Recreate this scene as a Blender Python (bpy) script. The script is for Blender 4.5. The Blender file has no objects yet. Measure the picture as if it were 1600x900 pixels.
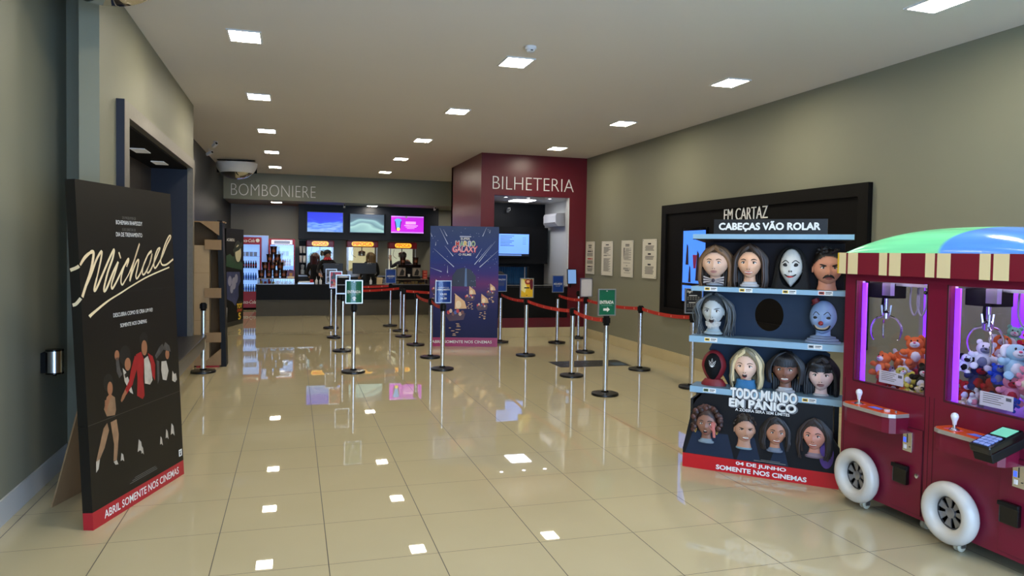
import bpy, bmesh, math, random
from mathutils import Matrix, Vector
random.seed(7)
PI = math.pi
SC = bpy.context.scene
COL = SC.collection
# ------------------------------------------------------------------ camera
cam_d = bpy.data.cameras.new('camera'); cam = bpy.data.objects.new('camera', cam_d); COL.objects.link(cam)
cam_d.lens = 25.483; cam_d.sensor_width = 36; cam_d.shift_y = -19.3/1600; cam_d.clip_end = 120; cam_d.clip_start = .05
rt, up, fw = Vector((.9574963, -.28796906, .016573)), Vector((-.00655412, .03572092, .99934031)), Vector((.28837109, .95697327, -.03231527))
cam.matrix_world = Matrix(((rt.x, up.x, -fw.x, 0), (rt.y, up.y, -fw.y, 0), (rt.z, up.z, -fw.z, 1.695), (0, 0, 0, 1)))
SC.camera = cam
# ------------------------------------------------------------------ world and exposure
SC.view_settings.view_transform = 'Standard'; SC.view_settings.look = 'None'
SC.view_settings.gamma = 1; SC.view_settings.use_curve_mapping = False
SC.view_settings.exposure = 0.0
LAMP = 84.0          # ceiling panel radiance
DAY = 8.0            # daylight outside the entrance behind the camera
wd = bpy.data.worlds.new('world'); SC.world = wd; wd.use_nodes = True
bg = wd.node_tree.nodes['Background']; bg.inputs[0].default_value = (.42, .64, 1, 1); bg.inputs[1].default_value = DAY
# ------------------------------------------------------------------ materials
def lin(c):
    r = []
    for v in c[:3]:
        v = v/255
        r.append(v/12.92 if v <= .04045 else ((v+.055)/1.055)**2.4)
    return (*r, 1)
MATS = {}
def mat(n, c=(128, 128, 128), rough=.5, metal=0, emit=0, ec=None, spec=.5, trans=0, alpha=1, coat=0):
    if n in MATS: return MATS[n]
    m = bpy.data.materials.new(n); m.use_nodes = True
    b = m.node_tree.nodes['Principled BSDF']
    b.inputs['Base Color'].default_value = lin(c); b.inputs['Roughness'].default_value = rough
    b.inputs['Metallic'].default_value = metal; b.inputs['Specular IOR Level'].default_value = spec
    b.inputs['Transmission Weight'].default_value = trans; b.inputs['Alpha'].default_value = alpha
    b.inputs['Coat Weight'].default_value = coat
    if emit:
        b.inputs['Emission Color'].default_value = lin(ec or c); b.inputs['Emission Strength'].default_value = emit
    MATS[n] = m
    return m
def nodes(m): return m.node_tree.nodes, m.node_tree.links, m.node_tree.nodes['Principled BSDF']
def noisy(n, c1, c2, scale=3, rough=.5, detail=3, bump=0, spec=.5, stretch=(1, 1, 1)):
    """paint-like surface: two close tones mixed by noise"""
    if n in MATS: return MATS[n]
    m = mat(n, c1, rough, spec=spec); N, L, b = nodes(m)
    tc = N.new('ShaderNodeTexCoord'); mp = N.new('ShaderNodeMapping'); mp.inputs['Scale'].default_value = stretch
    nz = N.new('ShaderNodeTexNoise'); nz.inputs['Scale'].default_value = scale; nz.inputs['Detail'].default_value = detail
    mx = N.new('ShaderNodeMix'); mx.data_type = 'RGBA'
    mx.inputs[6].default_value = lin(c1); mx.inputs[7].default_value = lin(c2)
    L.new(tc.outputs['Object'], mp.inputs[0]); L.new(mp.outputs[0], nz.inputs[0]); L.new(nz.outputs[0], mx.inputs[0]); L.new(mx.outputs[2], b.inputs['Base Color'])
    if bump:
        bp = N.new('ShaderNodeBump'); bp.inputs['Strength'].default_value = bump; bp.inputs['Distance'].default_value = .01
        L.new(nz.outputs[0], bp.inputs['Height']); L.new(bp.outputs[0], b.inputs['Normal'])
    return m
def glass(n, tint=(255, 255, 255), clear=.9, rough=.0):
    """thin clear pane: mostly see-through with a fresnel reflection"""
    if n in MATS: return MATS[n]
    m = bpy.data.materials.new(n); m.use_nodes = True; N, L = m.node_tree.nodes, m.node_tree.links
    for x in list(N): N.remove(x)
    o = N.new('ShaderNodeOutputMaterial'); t = N.new('ShaderNodeBsdfTransparent'); g = N.new('ShaderNodeBsdfGlossy')
    t.inputs[0].default_value = lin(tint); g.inputs['Roughness'].default_value = rough
    lw = N.new('ShaderNodeLayerWeight'); fr = N.new('ShaderNodeMath'); fr.operation = 'POWER'; fr.inputs[1].default_value = 5; L.new(lw.outputs['Facing'], fr.inputs[0])
    mt = N.new('ShaderNodeMath'); mt.operation = 'MULTIPLY_ADD'; mt.inputs[1].default_value = .9; mt.inputs[2].default_value = .03+(1-clear); mt.use_clamp = True
    mx = N.new('ShaderNodeMixShader')
    L.new(fr.outputs[0], mt.inputs[0]); L.new(mt.outputs[0], mx.inputs[0]); L.new(t.outputs[0], mx.inputs[1]); L.new(g.outputs[0], mx.inputs[2]); L.new(mx.outputs[0], o.inputs[0])
    MATS[n] = m
    return m
# ------------------------------------------------------------------ mesh builder
class MB:
    def __init__(s): s.v = []; s.f = []; s.m = []; s.s = []; s.mats = []; s.M = Matrix()
    def mi(s, m):
        if m not in s.mats: s.mats.append(m)
        return s.mats.index(m)
    def add(s, vs, fs, m, smooth=False):
        o = len(s.v); k = s.mi(m)
        s.v += [tuple(s.M @ Vector(p)) for p in vs]
        for f in fs: s.f.append([i+o for i in f]); s.m.append(k); s.s.append(smooth)
        return s
    def box(s, x0, x1, y0, y1, z0, z1, m, bev=0):
        if bev:
            bm = bmesh.new(); bmesh.ops.create_cube(bm, size=1)
            for v in bm.verts: v.co = Vector(((x0+x1)/2+v.co.x*(x1-x0), (y0+y1)/2+v.co.y*(y1-y0), (z0+z1)/2+v.co.z*(z1-z0)))
            bmesh.ops.bevel(bm, geom=bm.edges[:], offset=bev, segments=2, affect='EDGES', profile=.6)
            bm.verts.index_update()
            s.add([v.co[:] for v in bm.verts], [[v.index for v in f.verts] for f in bm.faces], m, False); bm.free()
            return s
        return s.add([(x0, y0, z0), (x1, y0, z0), (x1, y1, z0), (x0, y1, z0), (x0, y0, z1), (x1, y0, z1), (x1, y1, z1), (x0, y1, z1)],
                     [(0, 3, 2, 1), (4, 5, 6, 7), (0, 1, 5, 4), (1, 2, 6, 5), (2, 3, 7, 6), (3, 0, 4, 7)], m)
    def lathe(s, prof, m, n=24, smooth=True, c=(0, 0, 0)):
        """profile of (r, z) turned about z"""
        vs = []; fs = []
        for r, z in prof:
            for i in range(n): a = 2*PI*i/n; vs.append((c[0]+r*math.cos(a), c[1]+r*math.sin(a), c[2]+z))
        for k in range(len(prof)-1):
            for i in range(n): j = (i+1) % n; fs.append((k*n+i, k*n+j, (k+1)*n+j, (k+1)*n+i))
        s.add(vs, fs, m, smooth)
        if prof[0][0] > 1e-6: s.add(vs[:n], [tuple(range(n))[::-1]], m)
        if prof[-1][0] > 1e-6: s.add(vs[-n:], [tuple(range(n))], m)
        return s
    def cyl(s, c, r, h, m, n=24, smooth=True, r2=None): return s.lathe([(r, 0), (r if r2 is None else r2, h)], m, n, smooth, c)
    def ell(s, c, rx, ry, rz, m, nu=16, nv=10, fn=None):
        vs = [(0, 0, -1)]; fs = []
        for j in range(1, nv):
            t = -PI/2+PI*j/nv
            for i in range(nu): a = 2*PI*i/nu; vs.append((math.cos(t)*math.cos(a), math.cos(t)*math.sin(a), math.sin(t)))
        vs.append((0, 0, 1))
        for i in range(nu): fs.append((0, 1+(i+1) % nu, 1+i))
        for j in range(nv-2):
            for i in range(nu):
                k = (i+1) % nu; fs.append((1+j*nu+i, 1+j*nu+k, 1+(j+1)*nu+k, 1+(j+1)*nu+i))
        T = len(vs)-1; b = 1+(nv-2)*nu
        for i in range(nu): fs.append((b+i, b+(i+1) % nu, T))
        if fn: vs = [fn(p) for p in vs]
        return s.add([(c[0]+p[0]*rx, c[1]+p[1]*ry, c[2]+p[2]*rz) for p in vs], fs, m, True)
    def tube(s, pts, r, m, n=8, smooth=True, caps=True, flat=None):
        """swept tube; r a number or list; flat=(a,b) stretches the section"""
        P = [Vector(p) for p in pts]; K = len(P)
        R = r if isinstance(r, (list, tuple)) else [r]*K
        vs = []; fs = []; nrm = None
        for k in range(K):
            t = (P[min(k+1, K-1)]-P[max(k-1, 0)])
            if t.length < 1e-9: t = Vector((0, 0, 1))
            t.normalize()
            if nrm is None: nrm = t.orthogonal().normalized()
            else:
                nrm = nrm-t*nrm.dot(t)
                nrm = nrm.normalized() if nrm.length > 1e-6 else t.orthogonal().normalized()
            bn = t.cross(nrm)
            for i in range(n):
                a = 2*PI*i/n; vs.append(tuple(P[k]+(nrm*math.cos(a)+bn*math.sin(a))*R[k]))
        for k in range(K-1):
            for i in range(n): j = (i+1) % n; fs.append((k*n+i, k*n+j, (k+1)*n+j, (k+1)*n+i))
        s.add(vs, fs, m, smooth)
        if caps: s.add(vs[:n], [tuple(range(n))[::-1]], m); s.add(vs[-n:], [tuple(range(n))], m)
        return s
    def prism(s, pts, d0, d1, m, ax='y', m2=None, hole=None):
        """2D outline extruded; ax = axis of extrusion. 'y': pts are (x,z); 'z': (x,y); 'x': (y,z). m2 = side material"""
        def P(p, d): return {'y': (p[0], d, p[1]), 'z': (p[0], p[1], d), 'x': (d, p[0], p[1])}[ax]
        n = len(pts)
        if hole is None:
            s.add([P(p, d0) for p in pts], [tuple(range(n))], m); s.add([P(p, d1) for p in pts], [tuple(range(n))[::-1]], m2 or m)
        else:      # same point count: ring between outline and hole
            for d, mm in ((d0, m), (d1, m2 or m)):
                s.add([P(p, d) for p in pts]+[P(p, d) for p in hole], [(i, (i+1) % n, n+(i+1) % n, n+i) for i in range(n)], mm)
            s.add([P(p, d0) for p in hole]+[P(p, d1) for p in hole], [(i, (i+1) % n, n+(i+1) % n, n+i) for i in range(n)], m2 or m)
        s.add([P(p, d0) for p in pts]+[P(p, d1) for p in pts], [(i, (i+1) % n, n+(i+1) % n, n+i) for i in range(n)], m2 or m)
        return s
    def flat(s, pts, d, m): return s.add([(p[0], -d, p[1]) for p in pts], [tuple(range(len(pts)))], m)   # ink on a sheet in the local xz plane, facing -y
    def rect(s, x0, x1, z0, z1, d, m): return s.flat([(x0, z0), (x1, z0), (x1, z1), (x0, z1)], d, m)
    def disc(s, cx, cz, rx, rz, d, m, n=20): return s.flat([(cx+rx*math.cos(2*PI*i/n), cz+rz*math.sin(2*PI*i/n)) for i in range(n)], d, m)
    def stroke(s, pts, w, d, m):
        """brush stroke of varying width on the local xz plane"""
        P = [Vector(p) for p in pts]; W = w if isinstance(w, (list, tuple)) else [w]*len(P)
        vs = []; fs = []
        for k, p in enumerate(P):
            t = P[min(k+1, len(P)-1)]-P[max(k-1, 0)]
            t = t.normalized() if t.length > 1e-9 else Vector((1, 0))
            q = Vector((-t.y, t.x))*W[k]/2
            vs += [(p.x+q.x, -d, p.y+q.y), (p.x-q.x, -d, p.y-q.y)]
        for k in range(len(P)-1): fs.append((2*k, 2*k+1, 2*k+3, 2*k+2))
        return s.add(vs, fs, m)
    def text(s, body, x0, x1, z0, z1, d, m, off=0, ext=0, shear=0, fit=True, align='l'):
        """lettering fitted to the box x0..x1, z0..z1 of the local xz plane, facing -y"""
        o = max(0, off-.008); vs, fs = glyphs(body, min(off, .008), ext, shear)     # heavy weights: the same letters set again a hair to each side
        if not vs: return s
        xa = min(v[0] for v in vs); xb = max(v[0] for v in vs); za = min(v[1] for v in vs); zb = max(v[1] for v in vs)
        sz = (z1-z0)/(zb-za); sx = (x1-x0)/(xb-xa) if fit else sz
        if not fit and align == 'c': x0 = (x0+x1)/2-(xb-xa)*sx/2
        for i, (p, q) in enumerate(((0, 0), (-o, 0), (o, 0), (0, -o), (0, o)) if o > 0 else ((0, 0),)):
            s.add([(x0+(v[0]-xa+p)*sx, -d-v[2]*sz-i*2e-5, z0+(v[1]-za+q)*sz) for v in vs], fs, m)
        return s
    def build(s, name, parent=None, autosmooth=False):
        me = bpy.data.meshes.new(name); me.from_pydata(s.v, [], s.f)
        for m in s.mats: me.materials.append(m)
        me.polygons.foreach_set('material_index', s.m); me.polygons.foreach_set('use_smooth', s.s)
        me.validate(); me.update()
        if any(s.s): me.set_sharp_from_angle(angle=math.radians(38))
        o = bpy.data.objects.new(name, me); COL.objects.link(o)
        if parent: o.parent = parent
        return o
GC = {}
def glyphs(body, off=0, ext=0, shear=0):
    k = (body, off, ext, shear)
    if k not in GC:
        c = bpy.data.curves.new('lettering', 'FONT'); c.body = body; c.offset = off; c.extrude = ext; c.shear = shear; c.resolution_u = 3
        o = bpy.data.objects.new('lettering', c); COL.objects.link(o)
        dg = bpy.context.evaluated_depsgraph_get(); dg.update()
        me = bpy.data.meshes.new_from_object(o.evaluated_get(dg))
        GC[k] = ([tuple(v.co) for v in me.vertices], [tuple(p.vertices) for p in me.polygons])
        bpy.data.objects.remove(o); bpy.data.curves.remove(c); bpy.data.meshes.remove(me)
    return GC[k]
def spline(pts, n=6):
    """Catmull-Rom through points of any dimension"""
    P = [pts[0]]+list(pts)+[pts[-1]]; out = []
    for i in range(1, len(P)-2):
        for k in range(n):
            t = k/n
            out.append(tuple(.5*(2*b+(-a+c)*t+(2*a-5*b+4*c-d)*t*t+(-a+3*b-3*c+d)*t**3) for a, b, c, d in zip(P[i-1], P[i], P[i+1], P[i+2])))
    out.append(tuple(pts[-1])); return out
def tag(o, label, cat, group=None, kind=None):
    o['label'] = label; o['category'] = cat
    if group: o['group'] = group
    if kind: o['kind'] = kind
    return o
def thing(name, label, cat, loc=(0, 0, 0), rz=0, group=None):
    o = bpy.data.objects.new(name, None); COL.objects.link(o); o.empty_display_size = .1
    o.location = loc; o.rotation_euler = (0, 0, rz)
    return tag(o, label, cat, group)
def struct(o, label=None):
    o['kind'] = 'structure'
    if label: o['label'] = label
    return o
def dup(root, loc=None, rz=None, label=None, group=None):
    r = root.copy(); COL.objects.link(r)
    if loc is not None: r.location = loc
    if rz is not None: r.rotation_euler = (0, 0, rz)
    if label: r['label'] = label
    if group: r['group'] = group
    for ch in root.children:
        c = ch.copy(); COL.objects.link(c); c.parent = r
        for g in ch.children: d = g.copy(); COL.objects.link(d); d.parent = c
    return r
# ------------------------------------------------------------------ palette
olive = noisy('olive_grey_paint', (136, 135, 116), (131, 130, 112), 1.2, .55, spec=.3)
slate = noisy('dark_slate_paint', (27, 28, 29), (24, 25, 26), 2, .4, spec=.25)
sofpaint = noisy('soffit_grey_paint', (136, 138, 122), (131, 133, 118), 2, .5, spec=.3)
ceilp = noisy('ceiling_paint', (222, 217, 210), (217, 212, 205), .8, .8, spec=.2)
wine = noisy('wine_red_paint', (98, 13, 29), (93, 12, 27), 2, .33)
skirt = noisy('beige_porcelain', (205, 190, 150), (195, 180, 140), 6, .15)
skirtw = noisy('white_skirting', (196, 198, 198), (188, 190, 190), 5, .3)
black = mat('black_paint', (14, 14, 15), .5, spec=.25)
blackm = mat('matte_black', (9, 9, 10), .7, spec=.2)
blackg = mat('gloss_black', (9, 9, 10), .15)
white = mat('white_paint', (222, 224, 222), .45)
plastic = mat('white_plastic', (225, 226, 228), .35)
chrome = mat('polished_steel', (222, 222, 225), .22, 1)
steel = mat('brushed_steel', (165, 165, 168), .35, 1)
pewter = noisy('pewter_frame', (118, 112, 101), (96, 91, 82), 25, .4)
ink = mat('white_ink', (232, 232, 228), .6)
grayink = mat('grey_ink', (110, 108, 102), .6)
darkink = mat('dark_ink', (28, 28, 30), .6)
redink = mat('red_ink', (190, 30, 34), .5)
alu = mat('aluminium_profile', (190, 192, 195), .3, .9)
lamp_m = mat('lamp_panel', (255, 250, 236), .5, emit=LAMP, ec=(255, 244, 222))
lampw = mat('lamp_white', (255, 255, 255), .5, emit=14, ec=(250, 250, 255))
ZC = 3.63
# floor: polished porcelain, 60 cm squares with dark joints
def floor_mat():
    m = mat('polished_porcelain', (178, 166, 130), .018, spec=.55); N, L, b = nodes(m)
    tc = N.new('ShaderNodeTexCoord'); sp = N.new('ShaderNodeSeparateXYZ'); L.new(tc.outputs['Object'], sp.inputs[0])
    ds = []
    for ax, off, size, w in (('X', .1907, .6, .0026), ('Y', .3298, .6051, .0019)):
        a = N.new('ShaderNodeMath'); a.operation = 'SUBTRACT'; a.inputs[1].default_value = off-60*size; L.new(sp.outputs[ax], a.inputs[0])
        q = N.new('ShaderNodeMath'); q.operation = 'MODULO'; q.inputs[1].default_value = size; L.new(a.outputs[0], q.inputs[0])
        k = N.new('ShaderNodeMath'); k.operation = 'PINGPONG'; k.inputs[1].default_value = size/2; L.new(q.outputs[0], k.inputs[0])
        c = N.new('ShaderNodeMath'); c.operation = 'LESS_THAN'; c.inputs[1].default_value = w; L.new(k.outputs[0], c.inputs[0]); ds.append(c)
    mxm = N.new('ShaderNodeMath'); mxm.operation = 'MAXIMUM'; L.new(ds[0].outputs[0], mxm.inputs[0]); L.new(ds[1].outputs[0], mxm.inputs[1])
    nz = N.new('ShaderNodeTexNoise'); nz.inputs['Scale'].default_value = 1.6; nz.inputs['Detail'].default_value = 4; L.new(tc.outputs['Object'], nz.inputs[0])
    m1 = N.new('ShaderNodeMix'); m1.data_type = 'RGBA'; m1.inputs[6].default_value = lin((190, 179, 147)); m1.inputs[7].default_value = lin((182, 171, 138)); L.new(nz.outputs[0], m1.inputs[0])
    m2 = N.new('ShaderNodeMix'); m2.data_type = 'RGBA'; m2.inputs[7].default_value = lin((62, 55, 40)); L.new(mxm.outputs[0], m2.inputs[0]); L.new(m1.outputs[2], m2.inputs[6]); L.new(m2.outputs[2], b.inputs['Base Color'])
    r = N.new('ShaderNodeMath'); r.operation = 'MULTIPLY_ADD'; r.inputs[1].default_value = .5; r.inputs[2].default_value = .015; L.new(mxm.outputs[0], r.inputs[0]); L.new(r.outputs[0], b.inputs['Roughness'])
    return m
# ------------------------------------------------------------------ the room
def S(name, fn, label=None):
    b = MB(); fn(b); return struct(b.build(name), label)
S('floor', lambda b: b.box(-3, 7, -2, 23, -.1, 0, floor_mat()), 'polished beige porcelain tile floor')
S('ceiling', lambda b: b.box(-3, 7, -1.2, 23, ZC, ZC+.1, ceilp), 'plain light grey plaster ceiling')
S('wall_right', lambda b: b.box(5.72, 5.9, -1.2, 23, 0, ZC, olive), 'olive grey right wall')
S('baseboard_right', lambda b: b.box(5.706, 5.72, -1.2, 13.8, 0, .17, skirt))
# left wall: near stretch, the projecting bay with its niche, the dark stretch beyond
S('wall_left', lambda b: b.box(-1.9, -1.68, -1.2, 6.36, 0, ZC, olive), 'grey left wall nearest the entrance')
S('baseboard_left', lambda b: b.box(-1.68, -1.666, -1.2, 6.346, 0, .155, skirtw))
def bay(b):
    b.box(-1.9, -1.46, 6.36, 6.5, 0, ZC, olive)
    b.box(-1.46, -1.33, 5.82, 6.5, 0, ZC, olive)
    b.box(-1.73, -1.33, 10.32, 10.85, 0, ZC, olive)
    b.box(-1.9, -1.33, 6.5, 10.32, 2.72, ZC, olive)
    b.box(-1.9, -1.33, 6.5, 10.32, 0, .33, olive)
S('wall_left_bay', bay, 'olive grey wall bay framing the dark niche')
def baysk(b):
    b.box(-1.666, -1.474, 6.346, 6.36, 0, .17, skirtw); b.box(-1.474, -1.33, 5.806, 5.82, 0, .17, skirtw); b.box(-1.33, -1.316, 5.806, 10.85, 0, .17, skirt); b.box(-1.474, -1.46, 5.82, 6.36, 0, .17, skirtw)
S('baseboard_left_bay', baysk)
brownp = noisy('dark_brown_panel', (58, 51, 42), (49, 43, 36), 8, .5, stretch=(6, 6, 1))
def niche(b):
    b.box(-1.9, -1.78, 6.5, 10.32, .33, 2.72, blackm)
    for k in range(6): b.box(-1.78, -1.765, 6.51+k*.635, 6.51+k*.635+.625, .5, 2.7, brownp)
    b.box(-1.765, -1.335, 10.30, 10.319, .5, 2.7, mat('navy_panel', (12, 18, 36), .5))
    b.box(-1.765, -1.335, 6.501, 6.52, .5, 2.7, blackm)
    b.box(-1.765, -1.335, 6.52, 10.30, 2.70, 2.719, blackm)
S('wall_niche', niche, 'dark brown boarded niche in the left wall')
def frame(b):
    b.box(-1.33, -1.27, 6.33, 6.5, .33, 2.84, pewter); b.box(-1.33, -1.27, 10.32, 10.47, .33, 2.84, pewter); b.box(-1.33, -1.27, 6.5, 10.32, 2.72, 2.84, pewter)
    b.box(-1.345, -1.272, 6.322, 6.33, .33, 2.84, mat('navy_panel', (12, 18, 36), .5))
S('trim_1', frame, 'grey pewter frame around the niche')
S('wall_left_far', lambda b: b.box(-1.9, -1.73, 10.85, 23, 0, ZC, slate), 'dark slate left wall beyond the niche')
S('baseboard_left_far', lambda b: b.box(-1.73, -1.716, 10.85, 22.2, 0, .17, skirt))
S('soffit', lambda b: b.box(-1.73, 5.72, 19.9, 23, 2.945, ZC, sofpaint), 'grey soffit over the snack counter')
S('wall_back', lambda b: b.box(-1.73, 5.72, 22.2, 22.4, 0, 2.945, noisy('back_wall_grey', (128, 126, 116), (122, 120, 110), 2, .5)), 'grey back wall behind the snack counter')
S('wall_back_bulkhead', lambda b: b.box(.12, 4.1, 21.25, 22.2, 1.97, 2.945, mat('navy_black_panel', (24, 27, 35), .45, spec=.25)), 'dark bulkhead carrying the menu screens')
# ticket booth block in wine red
def booth(b):
    b.box(3.50, 3.77, 13.8, 13.95, 0, ZC, wine); b.box(5.35, 5.72, 13.8, 13.95, 0, ZC, wine); b.box(3.77, 5.35, 13.8, 13.95, 2.815, ZC, wine)
    b.box(3.50, 3.62, 13.95, 16.6, 0, ZC, wine)
S('wall_booth', booth, 'wine red ticket booth front')
def boothin(b):
    b.box(3.62, 5.72, 13.95, 16.2, 2.815, 2.9, white)
    b.box(5.60, 5.72, 13.95, 16.2, 0, 2.815, white)
    b.box(3.62, 5.60, 16.0, 16.2, 0, 2.815, black)
    b.box(5.335, 5.35, 13.8, 13.95, 1.02, 2.815, white)
S('wall_booth_inside', boothin, 'white ceiling, white side wall and black rear wall of the booth')
S('wall_booth_back', lambda b: b.box(3.50, 5.72, 16.45, 16.6, 0, ZC, wine))
def bulk(b):
    b.box(3.62, 5.52, 15.55, 16.0, 1.44, 2.26, blackm)
S('wall_booth_bulkhead', bulk, 'black boxed panel carrying the booth screen')
def boothbase(b):
    b.box(3.77, 5.35, 13.82, 13.93, .38, 1.0, blackm); b.box(3.77, 5.35, 13.8, 13.93, .19, .38, wine)
S('wall_booth_apron', boothbase, 'black and wine red front below the booth counter')
S('baseboard_booth', lambda b: b.box(3.5, 5.72, 13.786, 13.8, 0, .19, skirt))
S('wall_entrance', lambda b: (b.box(-1.68, -1.2, -1.35, -1.2, 0, ZC, olive), b.box(5.0, 5.9, -1.35, -1.2, 0, ZC, olive), b.box(-1.2, 5.0, -1.35, -1.2, 3.0, ZC, olive)), 'entrance front behind the camera')
# ------------------------------------------------------------------ ceiling lamps
def make_lamp():
    r = thing('ceiling_lamp', '', 'lamp', (0, 0, ZC))
    b = MB(); fr = plastic
    b.box(-.15, -.13, -.19, .19, -.012, -.0005, fr); b.box(.13, .15, -.19, .19, -.012, -.0005, fr); b.box(-.13, .13, -.19, -.17, -.012, -.0005, fr); b.box(-.13, .13, .17, .19, -.012, -.0005, fr)
    b.build('lamp_frame', r)
    b = MB(); b.box(-.13, .13, -.17, .17, -.008, -.0005, lamp_m); b.build('diffuser', r)
    return r
rows = [('left', -.44), ('middle', 2.15), ('right', 4.65)]
ordn = ['nearest', 'second', 'third', 'fourth', 'farthest']
lamp0 = None
for side, x in rows:
    ys = [1.6, 4.38, 7.12, 9.88, 12.68, 15.42, 18.2]
    if side == 'right': ys = ys[:5]
    vis = [y for y in ys if y > (4 if side == 'right' else 6)]
    for y in ys:
        if y in vis:
            k = vis.index(y); nm = ordn[k] if k < len(vis)-1 else 'farthest'
            lb = f'square recessed ceiling lamp, {nm} in the {side} row'
            if side == 'right' and k == 0: lb = 'square recessed ceiling lamp above the claw machine at the top edge'
        else: lb = f'square recessed ceiling lamp of the {side} row above the entrance behind the camera'
        if lamp0 is None: lamp0 = make_lamp(); lamp0.location = (x, y, ZC); lamp0['label'] = lb; lamp0['group'] = 'recessed ceiling lamps'
        else: dup(lamp0, (x, y, ZC), 0, lb, 'recessed ceiling lamps')
for x, y, lb in ((-.46, 20.65, 'small recessed lamp under the soffit left of the menu screens'), (2.12, 20.9, 'small recessed lamp under the soffit above the middle menu screen'), (4.6, 20.8, 'unseen lamp under the soffit, kept to light the right end of the counter')):  # the last one is out of view, kept to light the counter's right end
    dup(lamp0, (x, y, 2.945), 0, lb, 'recessed soffit lamps')
b = MB(); b.box(-.22, .22, -.28, .28, -.012, -.001, lampw, .004); o = b.build('ceiling_lamp'); o.location = (4.72, 15.0, 2.815); tag(o, 'large white lamp panel on the booth ceiling', 'lamp')
for i, x in enumerate((4.10, 4.58, 5.04)):
    t = thing('spot_lamp', f'small round spot lamp in the booth ceiling, {("left","centre","right")[i]} of three', 'lamp', (x, 14.12, 2.815), 0, 'booth spot lamps')
    b = MB(); b.lathe([(.052, -.001), (.055, -.008), (.04, -.012), (.038, -.004)], plastic, 20); b.build('lamp_ring', t)
    b = MB(); b.cyl((0, 0, -.008), .037, .004, lampw, 20); b.build('bulb', t)
t = thing('smoke_detector', 'small white smoke detector on the ceiling by the middle lamp row', 'detector', (2.12, 6.55, ZC))
b = MB(); b.lathe([(.055, 0), (.058, -.018), (.05, -.03)], plastic, 24); b.build('detector_base', t)
b = MB(); b.lathe([(.042, -.03), (.042, -.04), (.036, -.04), (.036, -.046), (.03, -.052), (0.001, -.054)], plastic, 24); b.box(-.012, .012, -.043, -.037, -.046, -.036, darkink); b.build('sensor_head', t)
# mirrored quarter domes hanging below the ceiling
mirror = mat('dome_mirror', (200, 200, 200), .04, 1)
def quarter_dome(name, label, loc, rz, sc=1):
    t = thing(name, label, 'mirror', loc, rz)
    W, D, Hh = .44*sc, .40*sc, .36*sc
    def shell(z0, z1, m, nm, n=9):
        bb = MB(); vs = []; K = 21
        for j in range(n+1):
            f = z0+(z1-z0)*j/n; r = math.cos(f*PI/2)
            for i in range(K):
                a = PI+PI*i/(K-1); vs.append((W*math.cos(a)*r, D*math.sin(a)*r, -Hh*math.sin(f*PI/2)))
        fs = [(j*K+i, j*K+i+1, (j+1)*K+i+1, (j+1)*K+i) for j in range(n) for i in range(K-1)]
        bb.add(vs, fs, m, True); bb.build(nm, t)
    shell(0, .42, white, 'white_band'); shell(.42, 1, mirror, 'mirror_dome')
    bb = MB(); bb.box(-W*.97, W*.97, .0, .012, -Hh*.6, .0, blackm); bb.build('back_plate', t)
    bb = MB()
    for x in (-W*.5, W*.45): bb.box(x-.01, x+.01, -.05, -.03, -.01, .06*sc, steel)
    bb.box(-W*.9, W*.9, -.1, .0, .045*sc, .06*sc, blackm); bb.build('bracket', t)
quarter_dome('dome_mirror', 'mirrored quarter dome with white upper band hanging by the snack counter sign', (-1.22, 17.2, ZC-.065), -.15, 1.0)
quarter_dome('dome_mirror', 'mirrored dome rim at the top left picture edge by the near wall', (-1.17, 5.35, ZC-.05), 0, .9)
# cameras
def cctv(label, loc, rz, pend=.0, pitch=-.35):
    t = thing('security_camera', label, 'camera', loc, rz); t.scale = (.75, .75, .75)
    b = MB(); b.cyl((0, 0, -.012), .035, .012, plastic, 16); b.tube([(0, 0, -.01), (0, 0, -.07-pend)], .008, plastic); b.build('mount', t)
    b = MB(); b.M = Matrix.Translation((0, 0, -.085-pend)) @ Matrix.Rotation(pitch, 4, 'X')
    b.box(-.035, .035, -.12, .07, -.03, .035, plastic, .008); b.box(-.038, .038, -.14, .05, .035, .042, plastic); b.build('housing', t)
    b = MB(); b.M = Matrix.Translation((0, 0, -.085-pend)) @ Matrix.Rotation(pitch, 4, 'X') @ Matrix.Rotation(PI/2, 4, 'X'); b.cyl((0, 0, .119), .028, .006, blackg, 16); b.build('lens', t)
cctv('white security camera on the ceiling left of the dome mirror', (-1.40, 14.3, ZC), .5, .02)
cctv('white security camera at the dark left wall corner below the ceiling', (-1.62, 15.5, ZC), .9, .04)
cctv('small white security camera under the soffit above the first menu screens', (1.33, 20.6, 2.945), 0, 0)
cctv('small white security camera under the soffit right of the purple screen', (3.84, 20.5, 2.945), 0, 0)
cctv('black and white security camera on the black booth rear wall', (4.66, 15.85, 2.7), 0, .0)
# wall letters
thin = mat('raised_white_letters', (240, 240, 236), .5)
def sign(name, body, label, M, w, h, off, ext=.02):
    b = MB(); b.M = M; b.text(body, 0, w, 0, h, .0, thin, off, ext)
    o = b.build(name); return tag(o, label, 'sign')
sign('sign_lettering', 'BOMBONIERE', 'thin raised letters reading BOMBONIERE on the grey soffit', Matrix.Translation((-1.55, 19.89, 3.04)), 2.09, .30, -.022)
sign('sign_lettering', 'BILHETERIA', 'thin raised letters reading BILHETERIA on the wine red booth', Matrix.Translation((3.73, 13.79, 2.935)), 1.70, .25, -.022)
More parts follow.
